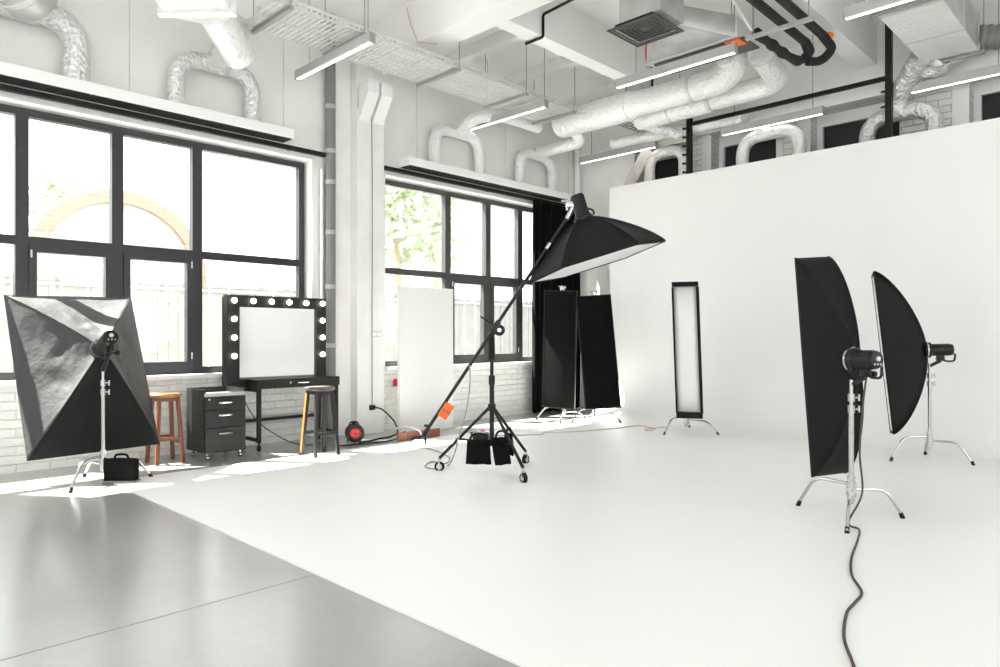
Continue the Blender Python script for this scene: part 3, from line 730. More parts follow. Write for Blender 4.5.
# ------------------------------------------------------------------ stands, heads, softboxes
def cstand(cx, cy, feet, zh, ztop, lab, rp=.016):
    o = thing('light_stand', lab, 'light stand', (cx, cy, 0), 'chrome studio stands')
    for i, (fx, fy, fz) in enumerate(feet):
        h = V((cx, cy, zh - i * .035)); f = V((fx, fy, fz + .012)); dx = V((fx - cx, fy - cy, 0))
        k = V((cx, cy, zh - i * .035)) + dx * .66
        lg = MB().tube(fillet([h, k, f], .07, 5), .011, 10).build('leg', M['chrome'], o)
        dd = (f - k).normalized()
        MB().cyl(f - dd * .03, (f.x, f.y, fz), .0135, .015, seg=10).build('foot_cap', M['rubber'], lg)
    m = MB(); m.cyl((cx, cy, zh - .11), (cx, cy, zh + .05), .024, seg=14)
    for i in range(3): m.cyl((cx, cy, zh - i * .035 - .014), (cx, cy, zh - i * .035 + .014), .031, seg=14)
    m.build('base_hub', M['chrome'], o)
    zm = zh + (ztop - zh) * .72
    MB().cyl((cx, cy, zh - .13), (cx, cy, zm), rp, seg=14).build('column', M['chrome'], o)
    MB().cyl((cx, cy, zm - .02), (cx, cy, ztop), rp * .72, seg=14).build('riser', M['chrome'], o)
    for z in (zm, zm + .075):
        m = MB(); m.cyl((cx, cy, z - .025), (cx, cy, z + .025), rp * 1.35, seg=14)
        q = V((cx, cy, z)); m.cyl(q, q + RIGHT * .055, .008, seg=8); m.cyl(q + RIGHT * .05 - UP * .022, q + RIGHT * .05 + UP * .022, .008, seg=8)
        m.build('clamp_knob', M['chrome'], o)
    return o

def monolight(p, d, top, lab, L=.26, r=.064, handle=True):
    """p: front ring centre, d: direction to the rear, top: stand spigot (x,y,z)"""
    p = V(p); d = V(d).normalized(); sd = d.cross(UP).normalized(); up = sd.cross(d).normalized()
    o = thing('flash_head', lab, 'studio light', (p.x, p.y, p.z), 'studio flash heads')
    MB().lathe([(r * 1.25, 0), (r * 1.3, .01), (r * 1.3, .035), (r * 1.05, .045), (r, .06), (r, L - .03), (r * .97, L - .012), (r * .9, L)], p, d, 24).build('body', M['plastic'], o)
    MB().lathe([(r * 1.34, 0), (r * 1.36, .006), (r * 1.34, .014)], p + d * .002, d, 24).build('mount_ring', M['chrome'], o)
    rp_ = MB().lathe([(r * .86, L - .004), (r * .86, L + .006), (r * .72, L + .008)], p, d, 24).build('rear_panel', M['blackmetal'], o)
    MB().lathe([(r * .26, L + .006), (r * .26, L + .02), (r * .2, L + .023)], p + up * r * .1, d, 14).build('dial', M['dial'], rp_)
    m = MB()
    for k in range(3): m.lathe([(r * .1, L + .006), (r * .1, L + .012)], p - up * r * .45 + sd * (k - 1) * r * .4, d, 8)
    m.build('button', M['steel'], rp_)
    a = p + d * (L * .55) - up * r; b = a - up * .05
    if handle:
        MB().tube(fillet([a + d * .03 - up * 0, a + d * .03 - up * .05, a + d * .12 - up * .055, a + d * .125 + up * .02], .03, 5), .009, 10).build('handle', M['plastic'], o)
    m = MB(); m.obox(a - up * .015, d, up, sd, .06, .07, .05, .006); m.cyl(b, V(top) - UP * .05, .016, .016, seg=12); m.build('tilt_bracket', M['plastic'], o)
    m = MB(); m.cyl(a - up * .03 + sd * .02, a - up * .03 - sd * .07, .008, seg=8); m.cyl(a - up * .03 - sd * .06, a - up * .03 - sd * .085, .02, seg=10); m.build('lock_knob', M['plastic'], o)
    return o

def softbox(lab, corners, apex, q, pmat, sag=.03, rr=.075, ring_up=None, wr=0.0, recess=0.0, lip=.008, nt=16, nm=14, name='softbox', panel_mats=None, dome=None):
    C = [V(c) for c in corners]; A = V(apex); cen = sum(C, V()) / len(C); n = (A - cen); dep = n.length; n.normalize()
    o = thing(name, lab, 'softbox', tuple(cen))
    N = len(C)
    RI = []
    for c in C:
        v = c - cen; v -= n * v.dot(n); RI.append(A + v.normalized() * rr)
    def rib(i, t):
        th = t * PI / 2; a = math.sin(th) ** (2 / q); rad = math.cos(th) ** (2 / q)
        c = C[i]; v = c - cen; v = v - n * v.dot(n)
        rmin = rr / v.length
        return cen + v * (rmin + (1 - rmin) * rad) + (n * (dep * a)) + n * ((c - cen).dot(n)) * (1 - a)
    for i in range(N):
        j = (i + 1) % N
        def f(u, t, i=i, j=j):
            # t goes rim -> ring, u along the edge
            p = rib(i, t).lerp(rib(j, t), u)
            mid = (rib(i, t) + rib(j, t)) / 2
            inw = (cen + n * (dep * .35) - mid)
            inw = inw.normalized() if inw.length > 1e-6 else V((0, 0, 0))
            w = 4 * u * (1 - u) * math.sin(PI * min(1, t * 1.0))
            p = p + inw * (sag * w)
            if wr:
                p = p + inw * (wr * w ** .5 * noise.noise(V((p.x * 5 + i * 7, p.y * 5, p.z * 3))) + wr * .5 * w * noise.noise(V((p.x * 13, p.y * 13 + i * 3, p.z * 9))))
            return p
        MB().surf(f, nm if not wr else 36, nt if not wr else 36).build('side_panel', (panel_mats or {}).get(i, pmat), o, solid=.004, angle=60)
    m = MB()
    for i in range(N):
        j = (i + 1) % N
        a, b = C[i], C[j]; ai = a + (cen - a) * .03; bi = b + (cen - b) * .03
        q0 = [m.bm.verts.new(x) for x in (a - n * lip, b - n * lip, b, a)]; q1 = [m.bm.verts.new(x) for x in (ai - n * lip, bi - n * lip, bi + n * .0, ai + n * .0)]
        m.bridge(q0, q1); m.bm.faces.new(q0); m.bm.faces.new(q1[::-1])
    m.build('rim_band', pmat, o, smooth=False)
    m = MB()
    vs = [m.bm.verts.new(c + (cen - c) * .03 + n * recess * .4) for c in C]; m.bm.faces.new(vs)
    bmesh.ops.subdivide_edges(m.bm, edges=m.bm.edges[:], cuts=3, use_grid_fill=True)
    m.build('front_diffuser', M['white_fabric'], o, solid=.003)
    m = MB(); m.lathe([(rr * 1.0, -.02), (rr * 1.12, -.01), (rr * 1.12, .012), (rr * .9, .02)], A, n, 20); m.build('speed_ring', M['blackmetal'], o)
    m = MB()
    for i in range(N): m.tube([rib(i, t / 14) + (rib(i, t / 14) - cen).normalized() * .002 for t in range(15)], .005, 6)
    m.build('seam_piping', pmat, o)
    return o, n

# --- left large softbox
S = .975; camz = 1.2
def sc(p, s): return V((p[0] * s, p[1] * s, camz + (p[2] - camz) * s))
CL = [sc(p, S) for p in ((-7.442, 1.341, 1.567), (-7.474, 2.389, 1.589), (-6.851, 2.438, .201), (-6.82, 1.389, .179))]
AL = sc((-6.69, 1.899, 1.089), S)
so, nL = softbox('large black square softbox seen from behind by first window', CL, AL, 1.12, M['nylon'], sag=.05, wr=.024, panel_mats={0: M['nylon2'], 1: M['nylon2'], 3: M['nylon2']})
LC = (-6.39, 1.83)
cstand(LC[0], LC[1], [(-6.14, 1.53, 0), (-6.3, 2.18, 0), (-6.76, 1.79, 0)], .22, .95, 'chrome stand carrying large square softbox near first window')
monolight(AL + nL * .01, nL, (LC[0], LC[1], .97), 'black flash head at back of large square softbox')
o = thing('weight_bag', 'small black weight bag with handle under square softbox', 'bag', (-6.26, 1.93, 0))
m = MB(); bd = V((.16, .2, 0)).normalized() if False else RIGHT
m.obox(V((-6.26, 1.93, .105)), RIGHT, UP, FWD, .26, .19, .09, .02); m.build('pouch', M['felt'], o)
m = MB(); m.obox(V((-6.26, 1.93, .012)), RIGHT, UP, FWD, .265, .024, .1, .005); m.build('base', M['pipe'], o)
cc = V((-6.26, 1.93, .2)); MB().tube([cc - RIGHT * .06 - UP * .01, cc - RIGHT * .04 + UP * .03, cc + RIGHT * .04 + UP * .03, cc + RIGHT * .06 - UP * .01], .009, 8, 5).build('handle', M['felt'], o)

# --- near right strip softbox
nN = (-.97 * FWD + .2 * RIGHT + UP * .03).normalized()
cN = V((-1.938, 5.219, .99)) + RIGHT * .05; vN = (UP - .066 * RIGHT); vN = (vN - nN * vN.dot(nN)).normalized(); uN = vN.cross(nN).normalized()
wN, hN = .27, 1.58
CN = [cN - uN * wN / 2 + vN * hN / 2, cN + uN * wN / 2 + vN * hN / 2, cN + uN * wN / 2 - vN * hN / 2, cN - uN * wN / 2 - vN * hN / 2]
AN = cN + nN * .40
softbox('tall black strip softbox nearest on right, seen from behind', CN, AN, 1.45, M['nylon'], sag=.02, rr=.07)
hN_ = (-.93 * FWD + .36 * RIGHT + UP * .03).normalized()
NC = (-1.572, 4.892)
cstand(NC[0], NC[1], [(-1.96, 5.0, .01), (-1.33, 5.13, .01), (-1.47, 4.5, .01)], .235, .92, 'chrome stand of nearest strip softbox with cable')
monolight(AN - RIGHT * .045 + UP * .045, hN_, (NC[0], NC[1], .94), 'black flash head on nearest right strip softbox', L=.19, r=.064)
# --- far right strip softbox (profile)
CF = [(-2.261, 7.648, 1.812), (-2.165, 7.383, 1.836), (-1.978, 7.327, .283), (-2.074, 7.592, .259)]
AF = V((-1.80, 7.70, 1.075))
so, nF = softbox('slim black strip softbox at far right in profile', CF, AF, 1.4, M['nylon'], sag=.008, rr=.07)
FC = (-1.768, 7.703)
cstand(FC[0], FC[1], [(-2.03, 7.42, .01), (-1.41, 7.71, .01), (-1.89, 8.07, .01)], .24, .95, 'chrome stand of far right strip softbox')
monolight(AF, (RIGHT * .93 - FWD * .3 + UP * .02), (FC[0], FC[1], .97), 'black flash head on far right strip softbox', L=.22, r=.058)
# --- middle strip softbox (front)
nMd = (FWD + RIGHT * .33).normalized(); uM = (RIGHT - FWD * .33).normalized(); vM = (UP - uM * .034).normalized(); cM = V((-4.329, 7.657, 1.042))
CM = [cM - uM * .15 + vM * .82, cM + uM * .15 + vM * .82, cM + uM * .15 - vM * .82, cM - uM * .15 - vM * .82]
AM = cM + nMd * .26
so, nM = softbox('white fronted strip softbox standing before the backdrop', CM, AM, 1.8, M['nylon'], sag=.01, rr=.06, recess=.015, lip=.03)
m = MB(); f0 = cM - nMd * .012
m.obox(f0 + vM * .80, uM, vM, nMd, .31, .055, .05, .004); m.obox(f0 - vM * .79, uM, vM, nMd, .31, .075, .05, .004)
m.obox(f0 + uM * .145 - vM * .0, uM, vM, nMd, .034, 1.53, .05, .003); m.obox(f0 - uM * .149, uM, vM, nMd, .02, 1.53, .05, .003)
m.build('front_border', M['nylon'], so, smooth=False)
MC = (-4.5, 7.93)
cstand(MC[0], MC[1], [(-4.54, 7.47, .01), (-4.06, 7.93, .01), (-4.66, 8.3, .01)], .2, .95, 'chrome stand behind white fronted strip softbox')

# --- flags
def flag(lab, P, th=.025):
    P = [V(p) for p in P]; u = (P[1] - P[0]).normalized(); v = (P[0] - P[3]).normalized(); n = u.cross(v)
    o = thing('flag_panel', lab, 'flag', tuple((P[2] + P[3]) / 2), 'black flag panels')
    c = sum(P, V()) / 4
    W = (P[1] - P[0]).length; H = (P[0] - P[3]).length
    MB().obox(c, u, v, n, W, H, th, .006).build('cloth', M['felt'], o)
    m = MB()
    for sgn in (-1, 1):
        m.obox(c + u * (sgn * (W / 2 - .006)), u, v, n, .014, H + .006, th + .006); m.obox(c + v * (sgn * (H / 2 - .006)), u, v, n, W, .014, th + .006)
    m.build('edge_frame', M['black'], o, smooth=False)
    t = c + v * (H / 2)
    MB().cyl(t - v * .01, t + v * .06, .008, seg=8).build('mount_pin', M['chrome'], o)
    return t, v
def grip(o, p):
    p = V(p); m = MB(); m.cyl(p - FWD * .03, p + FWD * .03, .03, seg=14); m.obox(p + RIGHT * .035, RIGHT, UP, FWD, .05, .025, .03, .004)
    m.cyl(p - FWD * .06 - RIGHT * .05 + UP * .015, p - FWD * .06 + RIGHT * .05 + UP * .015, .009, seg=8); m.cyl(p - FWD * .02, p - FWD * .07, .009, seg=8)
    m.build('grip_head', M['chrome'], o)
tA, vA = flag('black flag panel beside the black curtain', [(-6.521, 7.548, 1.865), (-6.052, 7.704, 1.844), (-6.147, 7.767, .176), (-6.616, 7.611, .197)])
o = cstand(-6.39, 7.82, [(-6.74, 7.62, 0), (-6.16, 7.46, .01), (-6.31, 8.2, .01)], .19, 1.93, 'chrome stand behind flag next to curtain', .014); grip(o, tA + V((-.05, .08, .045)))
tB, vB = flag('tilted black flag panel leaning against white backdrop side', [sc(q, .983) for q in [(-6.115, 7.757, 1.765), (-5.755, 8.074, 1.795), (-5.412, 7.833, .254), (-5.772, 7.516, .224)]])
o = cstand(-5.99, 8.0, [(-6.07, 7.6, .01), (-5.6, 8.1, .01), (-6.25, 8.3, .01)], .19, 1.84, 'chrome stand behind the tilted flag', .014); grip(o, tB + V((-.03, .04, .04)))

# --- boom stand
BC = V((-4.38, 4.36, 0))
o = thing('boom_stand', 'black wheeled boom stand holding the overhead softbox', 'boom stand', tuple(BC))
MB().cyl(BC + UP * .24, BC + UP * .82, .021, seg=16).build('column', M['blackmetal'], o)
MB().cyl(BC + UP * .8, BC + UP * 1.23, .016, seg=16).build('riser', M['blackmetal'], o)
for a_, b_, r_ in ((.55, .61, .034), (.78, .86, .028), (.24, .3, .03)): MB().cyl(BC + UP * a_, BC + UP * b_, r_, seg=16).build('collar', M['blackmetal'], o)
m = MB(); m.cyl(BC + UP * 1.0, BC + UP * 1.2, .03, .026, seg=14); m.build('swivel_grip', M['rubber'], o)
for fx, fy in ((-4.76, 4.08), (-3.88, 4.23), (-4.46, 4.89)):
    f = V((fx, fy, 0)); d = (f - BC).normalized()
    lg = MB().cyl(BC + UP * .58 + d * .02, f + UP * .12, .014, seg=12).build('leg', M['blackmetal'], o)
    MB().cyl(BC + UP * .27 + d * .02, (BC + UP * .58).lerp(f + UP * .12, .62), .009, seg=8).build('brace', M['blackmetal'], lg)
    m = MB(); side = d.cross(UP)
    m.cyl(f + UP * .13, f + UP * .09, .013, seg=10)
    for sg in (-1, 1): m.obox(f + UP * .075 + side * .02 * sg, d, UP, side, .016, .05, .003)
    m.build('caster_fork', M['chrome'], lg)
    m = MB(); m.lathe([(.02, -.014), (.042, -.014), (.045, -.008), (.045, .008), (.042, .014), (.02, .014)], f + UP * .045, side, 20); w = m.build('wheel', M['rubber'], lg)
    MB().lathe([(.01, -.017), (.026, -.0165), (.026, .0165), (.01, .017)], f + UP * .045, side, 16).build('wheel_hub', M['chrome'], lg)
MB_ = MB(); lowe = V((-4.78, 3.97, .4)); tip = V((-3.88, 4.79, 2.235))
MB_.cyl(lowe, tip, .0155, seg=12); MB_.build('boom_arm', M['blackmetal'], o)
bd = (tip - lowe).normalized()
pv = lowe.lerp(tip, (1.29 - .4) / (2.235 - .4))
m = MB(); m.lathe([(.03, -.03), (.05, -.025), (.05, .02), (.03, .03)], pv + RIGHT * .035 - UP * .03, -FWD, 20); m.obox(pv, bd, -FWD, bd.cross(FWD), .12, .07, .05, .006)
m.cyl(pv, pv - RIGHT * .13 + UP * .09, .008, seg=8); m.cyl(pv + UP * .0, BC + UP * 1.2, .02, seg=10); m.build('pivot_clamp', M['blackmetal'], o)
MB().lathe([(.012, .03), (.018, .032), (.018, .038)], pv + RIGHT * .035 - UP * .03, -FWD, 14).build('pivot_bolt', M['chrome'], o)
m = MB(); e = lowe; m.cyl(e, e - bd * .08, .02, seg=10); h1 = e - bd * .05
m.tube(fillet([h1, h1 - UP * .04 - RIGHT * .03, h1 - UP * .04 - RIGHT * .1, h1 - UP * .07 - RIGHT * .13], .02, 4), .011, 8); m.cyl(h1, h1 - UP * .11, .014, .008, seg=8); m.cyl(e + bd * .02 - RIGHT * .05, e + bd * .02, .012, seg=8); m.build('crank_handle', M['blackmetal'], o)
m = MB(); kk = lowe.lerp(tip, .87); m.cyl(kk - bd * .03, kk + bd * .03, .022, seg=12); m.build('collar', M['chrome'], o)
# orange counterweight pouch
o2 = thing('counterweight', 'bright orange block weight on the lower boom end', 'weight', tuple(lowe.lerp(tip, .13)))
w0 = lowe + bd * .19 + RIGHT * .05 - UP * .01
m = MB(); m.obox(w0, bd, -FWD, bd.cross(FWD), .14, .05, .085, .008); m.build('block', M['orange'], o2)
MB().obox(w0 - bd * .0, bd, -FWD, bd.cross(FWD), .03, .058, .09, .004).build('strap', M['redpipe'], o2)
# octagonal (six-rib) softbox
cO = RIGHT * ((597 - 500) / 700 * 6.12) + FWD * 6.12; cO.z = 1.2 + (337 - 262) / 700 * 6.12
nO = (RIGHT * -.29 + UP * .955 + FWD * .018).normalized(); e1 = (RIGHT - nO * RIGHT.dot(nO)).normalized(); e2 = nO.cross(e1)
if e2.dot(FWD) > 0: e2 = -e2
RO = .615
CO = [cO + (e1 * math.cos(math.radians(5 + 60 * k)) + e2 * math.sin(math.radians(5 + 60 * k))) * RO for k in range(6)]
AO = cO + nO * .39
softbox('wide black many-sided softbox facing down on the boom arm', CO, AO, 1.22, M['nylon'], sag=.02, rr=.08)
hd = AO + nO * .005
o3 = thing('flash_head', 'black flash head on top of overhead boom softbox', 'studio light', tuple(hd), 'studio flash heads')
MB().lathe([(.08, 0), (.082, .01), (.07, .03), (.062, .05), (.062, .2), (.058, .215)], hd, nO, 22).build('body', M['plastic'], o3)
m = MB(); m.lathe([(.05, .212), (.05, .22)], hd, nO, 18); m.build('rear_panel', M['blackmetal'], o3)
bk = hd + nO * .13 - RIGHT * .06
m = MB(); m.cyl(bk + RIGHT * .01, tip, .02, seg=10); m.obox(bk - RIGHT * .02, RIGHT, UP, FWD, .08, .05, .06, .008); m.build('tilt_bracket', M['chrome'], o3)
m = MB(); m.cyl(bk - RIGHT * .1 + UP * .03, bk - RIGHT * .02 + UP * .03, .014, seg=10); m.cyl(bk - RIGHT * .05 - UP * .05, bk - RIGHT * .05 + UP * .05, .01, seg=8); m.build('lock_knob', M['chrome'], o3)
m = MB(); m.tube(fillet([hd + RIGHT * .055 + nO * .1, hd + RIGHT * .11 + nO * .08, hd + RIGHT * .1 + nO * .04], .02, 3), .009, 8); m.build('handle', M['plastic'], o3)
# sandbags on boom stand
def dp(Z, x, y): return RIGHT * ((x - 500) / 700 * Z) + FWD * Z + UP * (1.2 + (337 - y) / 700 * Z)
def sandbag(lab, c, w, h, t, u, tilt=0):
    o = thing('sandbag', lab, 'sandbag', (c.x, c.y, c.z - h / 2), 'sandbags on the boom stand')
    n = u.cross(UP).normalized()
    def f(a, b):
        A = a * 2 * PI; vv = b - .5
        bul = (1 - abs(2 * vv) ** 4) ** .5 if abs(vv) < .5 else 0
        x = math.cos(A); y = math.sin(A)
        x = math.copysign(abs(x) ** .6, x)
        return c + u * (x * w / 2 * (1 - .12 * (vv + .5))) + n * (y * t / 2 * (.15 + .85 * bul)) + UP * (vv * h + .003 * math.sin(x * 6)) + u * (tilt * vv)
    m = MB(); m.surf(f, 32, 14); m.build('pouch', M['felt'], o, angle=70)
    top = c + UP * h / 2
    m = MB(); m.tube([top - u * w * .35 - UP * .01, top - u * w * .2 + UP * .045, top + u * w * .2 + UP * .045, top + u * w * .35 - UP * .01], .01, 8, 5); m.build('strap', M['rubber'], o)
sandbag('black sandbag hanging beside boom column, left of it', dp(5.98, 478.5, 452), .22, .21, .07, RIGHT)
sandbag('slanted black sandbag hanging between boom stand legs', dp(6.0, 501, 451), .17, .24, .08, (RIGHT * .8 + FWD * .6).normalized(), -.05)
sandbag('small black sandbag behind right legs of boom stand', dp(6.42, 509, 444), .12, .2, .06, (RIGHT * .5 - FWD * .86).normalized(), -.03)
# power pack on floor behind boom stand
o = thing('battery_pack', 'black power pack with red latch on floor behind boom', 'power pack', (-5.75, 5.55, .01))
pb = V((-5.75, 5.55, .01))
m = MB(); m.obox(pb + UP * .05, RIGHT, UP, FWD, .19, .1, .14, .025); m.build('case', M['plastic'], o)
MB().obox(pb + UP * .105 - RIGHT * .0, RIGHT, UP, FWD, .1, .02, .08, .006).build('lid', M['steel'], o)
MB().obox(pb + UP * .118 + RIGHT * .02, RIGHT, UP, FWD, .05, .018, .04, .004).build('red_latch', M['red'], o)
MB().tube([pb - RIGHT * .09 + UP * .06, pb - RIGHT * .115 + UP * .09, pb - RIGHT * .09 + UP * .1], .008, 8, 4).build('handle', M['rubber'], o)

# ------------------------------------------------------------------ furniture by the window
def stool(cx, cy, hs, sx, sy, ms, ml, lab, edge=None):
    o = thing('bar_stool', lab, 'stool', (cx, cy, 0))
    MB().lathe([(.12, hs - .04), (.145, hs - .036), (.15, hs - .026), (.15, hs - .012), (.143, hs - .003), (.12, hs), (.05, hs - .003)], (cx, cy, 0), UP, 32).build('seat', ms, o)
    m = MB(); z = hs - .055
    for a, b in (((-.085, -.085), (.085, -.085)), ((.085, -.085), (.085, .085)), ((.085, .085), (-.085, .085)), ((-.085, .085), (-.085, -.085))):
        A = V((cx + a[0], cy + a[1], z)); B = V((cx + b[0], cy + b[1], z)); m.obox((A + B) / 2, (B - A), UP, (B - A).cross(UP), (B - A).length, .04, .02)
    m.build('apron', ml, o, smooth=False)
    for k, (ax, ay) in enumerate(((-1, -1), (1, -1), (1, 1), (-1, 1))):
        t = V((cx + ax * .085, cy + ay * .085, hs - .038)); f = V((cx + ax * sx, cy + ay * sy, 0))
        d = (t - f).normalized(); u = V((1, 0, 0)) - d * d.x
        m = MB(); m.obox((t + f) / 2, u, d.cross(u), d, .034, .034, (t - f).length, .003)
        lg = m.build('leg', ml, o, smooth=False)
        if edge is not None and k in edge:
            MB().obox((t + f) / 2 - u.normalized() * 0 + V((0, -.0, 0)) + (u.normalized() * .0) + d.cross(u).normalized() * (.0155 if d.cross(u).y < 0 else -.0155), u, d.cross(u), d, .03, .006, (t - f).length * .9).build('worn_edge', M['woodorange'], lg, smooth=False)
    for z in (.2, .235):
        s_ = 1 - z / hs
        px, py = .085 + (sx - .085) * s_, .085 + (sy - .085) * s_
        for a_ in (-1, 1):
            if z < .22: m = MB().bx((cx - px, cy + a_ * py - .011, z - .016), (cx + px, cy + a_ * py + .011, z + .016))
            else: m = MB().bx((cx + a_ * px - .011, cy - py, z - .016), (cx + a_ * px + .011, cy + py, z + .016))
            m.build('stretcher', ml, o, smooth=False)
stool(-6.99, 2.54, .665, .13, .12, M['woodseat'], M['wood'], 'reddish wooden bar stool between square softbox and drawer cabinet')
stool(-6.255, 3.775, .70, .13, .13, M['woodgrey'], M['woodblack'], 'worn black bar stool in front of makeup table', edge=(0,))

o = thing('drawer_cabinet', 'charcoal three drawer pedestal cabinet on casters under makeup mirror', 'cabinet', (-6.95, 3.02, 0))
cx0, cx1, cy0, cy1, cz0, cz1 = -7.16, -6.74, 2.81, 3.22, .075, .69
m = MB(); m.bx((cx0, cy0, cz0), (cx1, cy1, cz1 - .07)); t = .016
for lo, hi in (((cx0, cy0, cz1 - .07), (cx1 - .0, cy0 + t, cz1)), ((cx0, cy1 - t, cz1 - .07), (cx1, cy1, cz1)), ((cx0, cy0 + t, cz1 - .07), (cx0 + t, cy1 - t, cz1))): m.bx(lo, hi)
m.build('body', M['cab'], o, smooth=False)
MB().bx((cx0 + t, cy0 + t, cz1 - .07), (cx1 - .004, cy1 - t, cz1 - .055)).build('top_tray', M['cabtop'], o, smooth=False)
MB().bx((cx1 - .014, cy0, cz1 - .07), (cx1 + .004, cy1, cz1 - .035)).build('front_lip', M['cabtop'], o, smooth=False)
for i, (z0, z1) in enumerate(((.5, .615), (.32, .493), (.082, .313))):
    dr = MB().bx((cx1, cy0 + .004, z0), (cx1 + .018, cy1 - .004, z1), .002).build('drawer', M['cab'], o, smooth=False)
    zc = z1 - .055; yc = (cy0 + cy1) / 2
    MB().tube([(cx1 + .018, yc - .065, zc), (cx1 + .038, yc - .04, zc), (cx1 + .044, yc, zc + .002), (cx1 + .038, yc + .04, zc), (cx1 + .018, yc + .065, zc)], .011, 8, 5).build('handle', M['chrome'], dr)
    if i == 0: MB().cyl((cx1 + .018, cy0 + .04, z1 - .02), (cx1 + .023, cy0 + .04, z1 - .02), .01, seg=12).build('lock', M['chrome'], dr)
for x in (cx0 + .05, cx1 - .03):
    for y in (cy0 + .04, cy1 - .04):
        m = MB(); m.lathe([(.012, -.013), (.026, -.012), (.028, 0), (.026, .012), (.012, .013)], (x, y, .028), (0, 1, 0), 14); m.cyl((x, y, .03), (x, y, .076), .01, seg=8); m.build('caster', M['chrome'], o)

o = thing('makeup_table', 'black makeup table with drawer and metal legs', 'table', (-7.1, 3.93, 0))
TX0, TX1, TY0, TY1 = -7.155, -6.9, 3.43, 4.42
MB().bx((TX0, TY0, .655), (TX1, TY1, .752), .003).build('tabletop', M['cab'], o, smooth=False)
d = MB().bx((TX1, TY0 + .02, .662), (TX1 + .012, TY1 - .02, .745), .002).build('drawer', M['cab'], o, smooth=False)
MB().tube([(TX1 + .012, 3.88, .705), (TX1 + .035, 3.9, .707), (TX1 + .035, 4.0, .707), (TX1 + .012, 4.02, .705)], .007, 8, 4).build('handle', M['chrome'], d)
MB().cyl((TX1 + .012, 3.8, .71), (TX1 + .018, 3.8, .71), .012, seg=12).build('lock', M['chrome'], d)
for y in (TY0 + .03, TY1 - .03):
    MB().bx((-7.32, y - .017, .622), (TX1 - .03, y + .017, .6549)).build('top_rail', M['black'], o, smooth=False)
    for x in (-7.3, TX1 - .03):
        lg = MB().bx((x - .019, y - .019, .09), (x + .019, y + .019, .655)).build('leg', M['black'], o, smooth=False)
        m = MB(); m.lathe([(.012, -.012), (.03, -.011), (.032, 0), (.03, .011), (.012, .012)], (x, y, .032), (0, 1, 0), 14); m.cyl((x, y, .03), (x, y, .092), .011, seg=8); m.build('caster', M['plastic'], lg)
    MB().bx((-7.3, y - .017, .1), (TX1 - .03, y + .017, .134)).build('side_rail', M['black'], o, smooth=False)
MB().bx((-7.317, TY0 + .03, .27), (-7.283, TY1 - .03, .305)).build('back_rail', M['black'], o, smooth=False)
tag(MB().tube([(-7.24, 3.42, .64), (-7.2, 3.44, .5), (-7.1, 3.55, .28), (-7.0, 3.8, .08), (-6.95, 4.0, .012), (-6.9, 4.25, .012)], .006, 6, 6).build('power_cable', M['cable']), 'thin brown cable drooping from the makeup table', 'cable')

o = thing('makeup_mirror', 'black framed makeup mirror with round lit bulbs', 'mirror', (-7.19, 3.81, .66))
mx0, mx1, my0, my1, mz0, mz1 = -7.34, -7.16, 3.22, 4.4, .66, 1.645
fb = .125
MB().bx((mx0 + .02, my0 + .02, mz0 + .02), (mx0 + .1, my1 - .02, mz1 - .02)).build('back_box', M['cab'], o, smooth=False)
m = MB()
m.bx((mx0 + .1, my0, mz0), (mx1, my0 + fb * 1.6 - .06, mz1)); m.bx((mx0 + .1, my1 - fb, mz0), (mx1, my1, mz1)); m.bx((mx0 + .1, my0 + fb * 1.6 - .06, mz1 - fb), (mx1, my1 - fb, mz1)); m.bx((mx0 + .1, my0 + fb * 1.6 - .06, mz0), (mx1, my1 - fb, mz0 + fb * .7))
m.build('frame', M['cab'], o, smooth=False)
MB().bx((mx0 + .1, my0 + .1, mz0 + .05), (mx1 - .025, my1 - .1, mz1 - .1)).build('mirror_glass', M['mirror'], o, smooth=False)
bl = [(my0 + .07, z) for z in (1.585, 1.39, 1.195, 1.0)] + [(my1 - .06, z) for z in (1.585, 1.39, 1.195, 1.0)] + [(my0 + .07 + (my1 - my0 - .13) * k / 5, 1.585) for k in range(1, 5)]
for y, z in bl:
    b = MB().ball((mx1 + .03, y, z), .029, 22).build('bulb', M['bulb'], o)
    MB().cyl((mx1, y, z), (mx1 + .012, y, z), .02, seg=14).build('socket', M['black'], b)

# cable reel
rc_ = V((-6.72, 4.5, .115)); rn = (V((1, -.5, 0))).normalized()
o = thing('cable_reel', 'black cable reel with red socket face by column', 'cable reel', (rc_.x, rc_.y, 0))
m = MB(); m.lathe([(.05, -.05), (.1, -.048), (.105, -.04), (.1, -.034), (.07, -.03), (.07, .03), (.1, .034), (.105, .04), (.1, .048), (.062, .05), (.062, .04)], rc_, rn, 28); m.build('drum', M['plastic'], o)
f = MB().lathe([(.06, .03), (.06, .054), (.055, .058)], rc_, rn, 24).build('socket_face', M['red'], o)
rs = rn.cross(UP)
m = MB()
for a in range(4): m.lathe([(.014, .057), (.014, .0595)], rc_ + (rs * math.cos(a * PI / 2 + .78) + UP * math.sin(a * PI / 2 + .78)) * .028, rn, 12)
m.build('socket', M['redpipe'], f)
m = MB(); m.tube(fillet([rc_ - rs * .07 - UP * .113 - rn * .06, rc_ - rs * .05 + UP * .12 - rn * .06, rc_ + rs * .05 + UP * .12 - rn * .06, rc_ + rs * .07 - UP * .113 - rn * .06], .04, 5), .008, 8); m.cyl(rc_ + UP * .115 - rn * .06 - rs * .03, rc_ + UP * .115 - rn * .06 + rs * .03, .014, seg=10); m.build('carry_frame', M['plastic'], o)

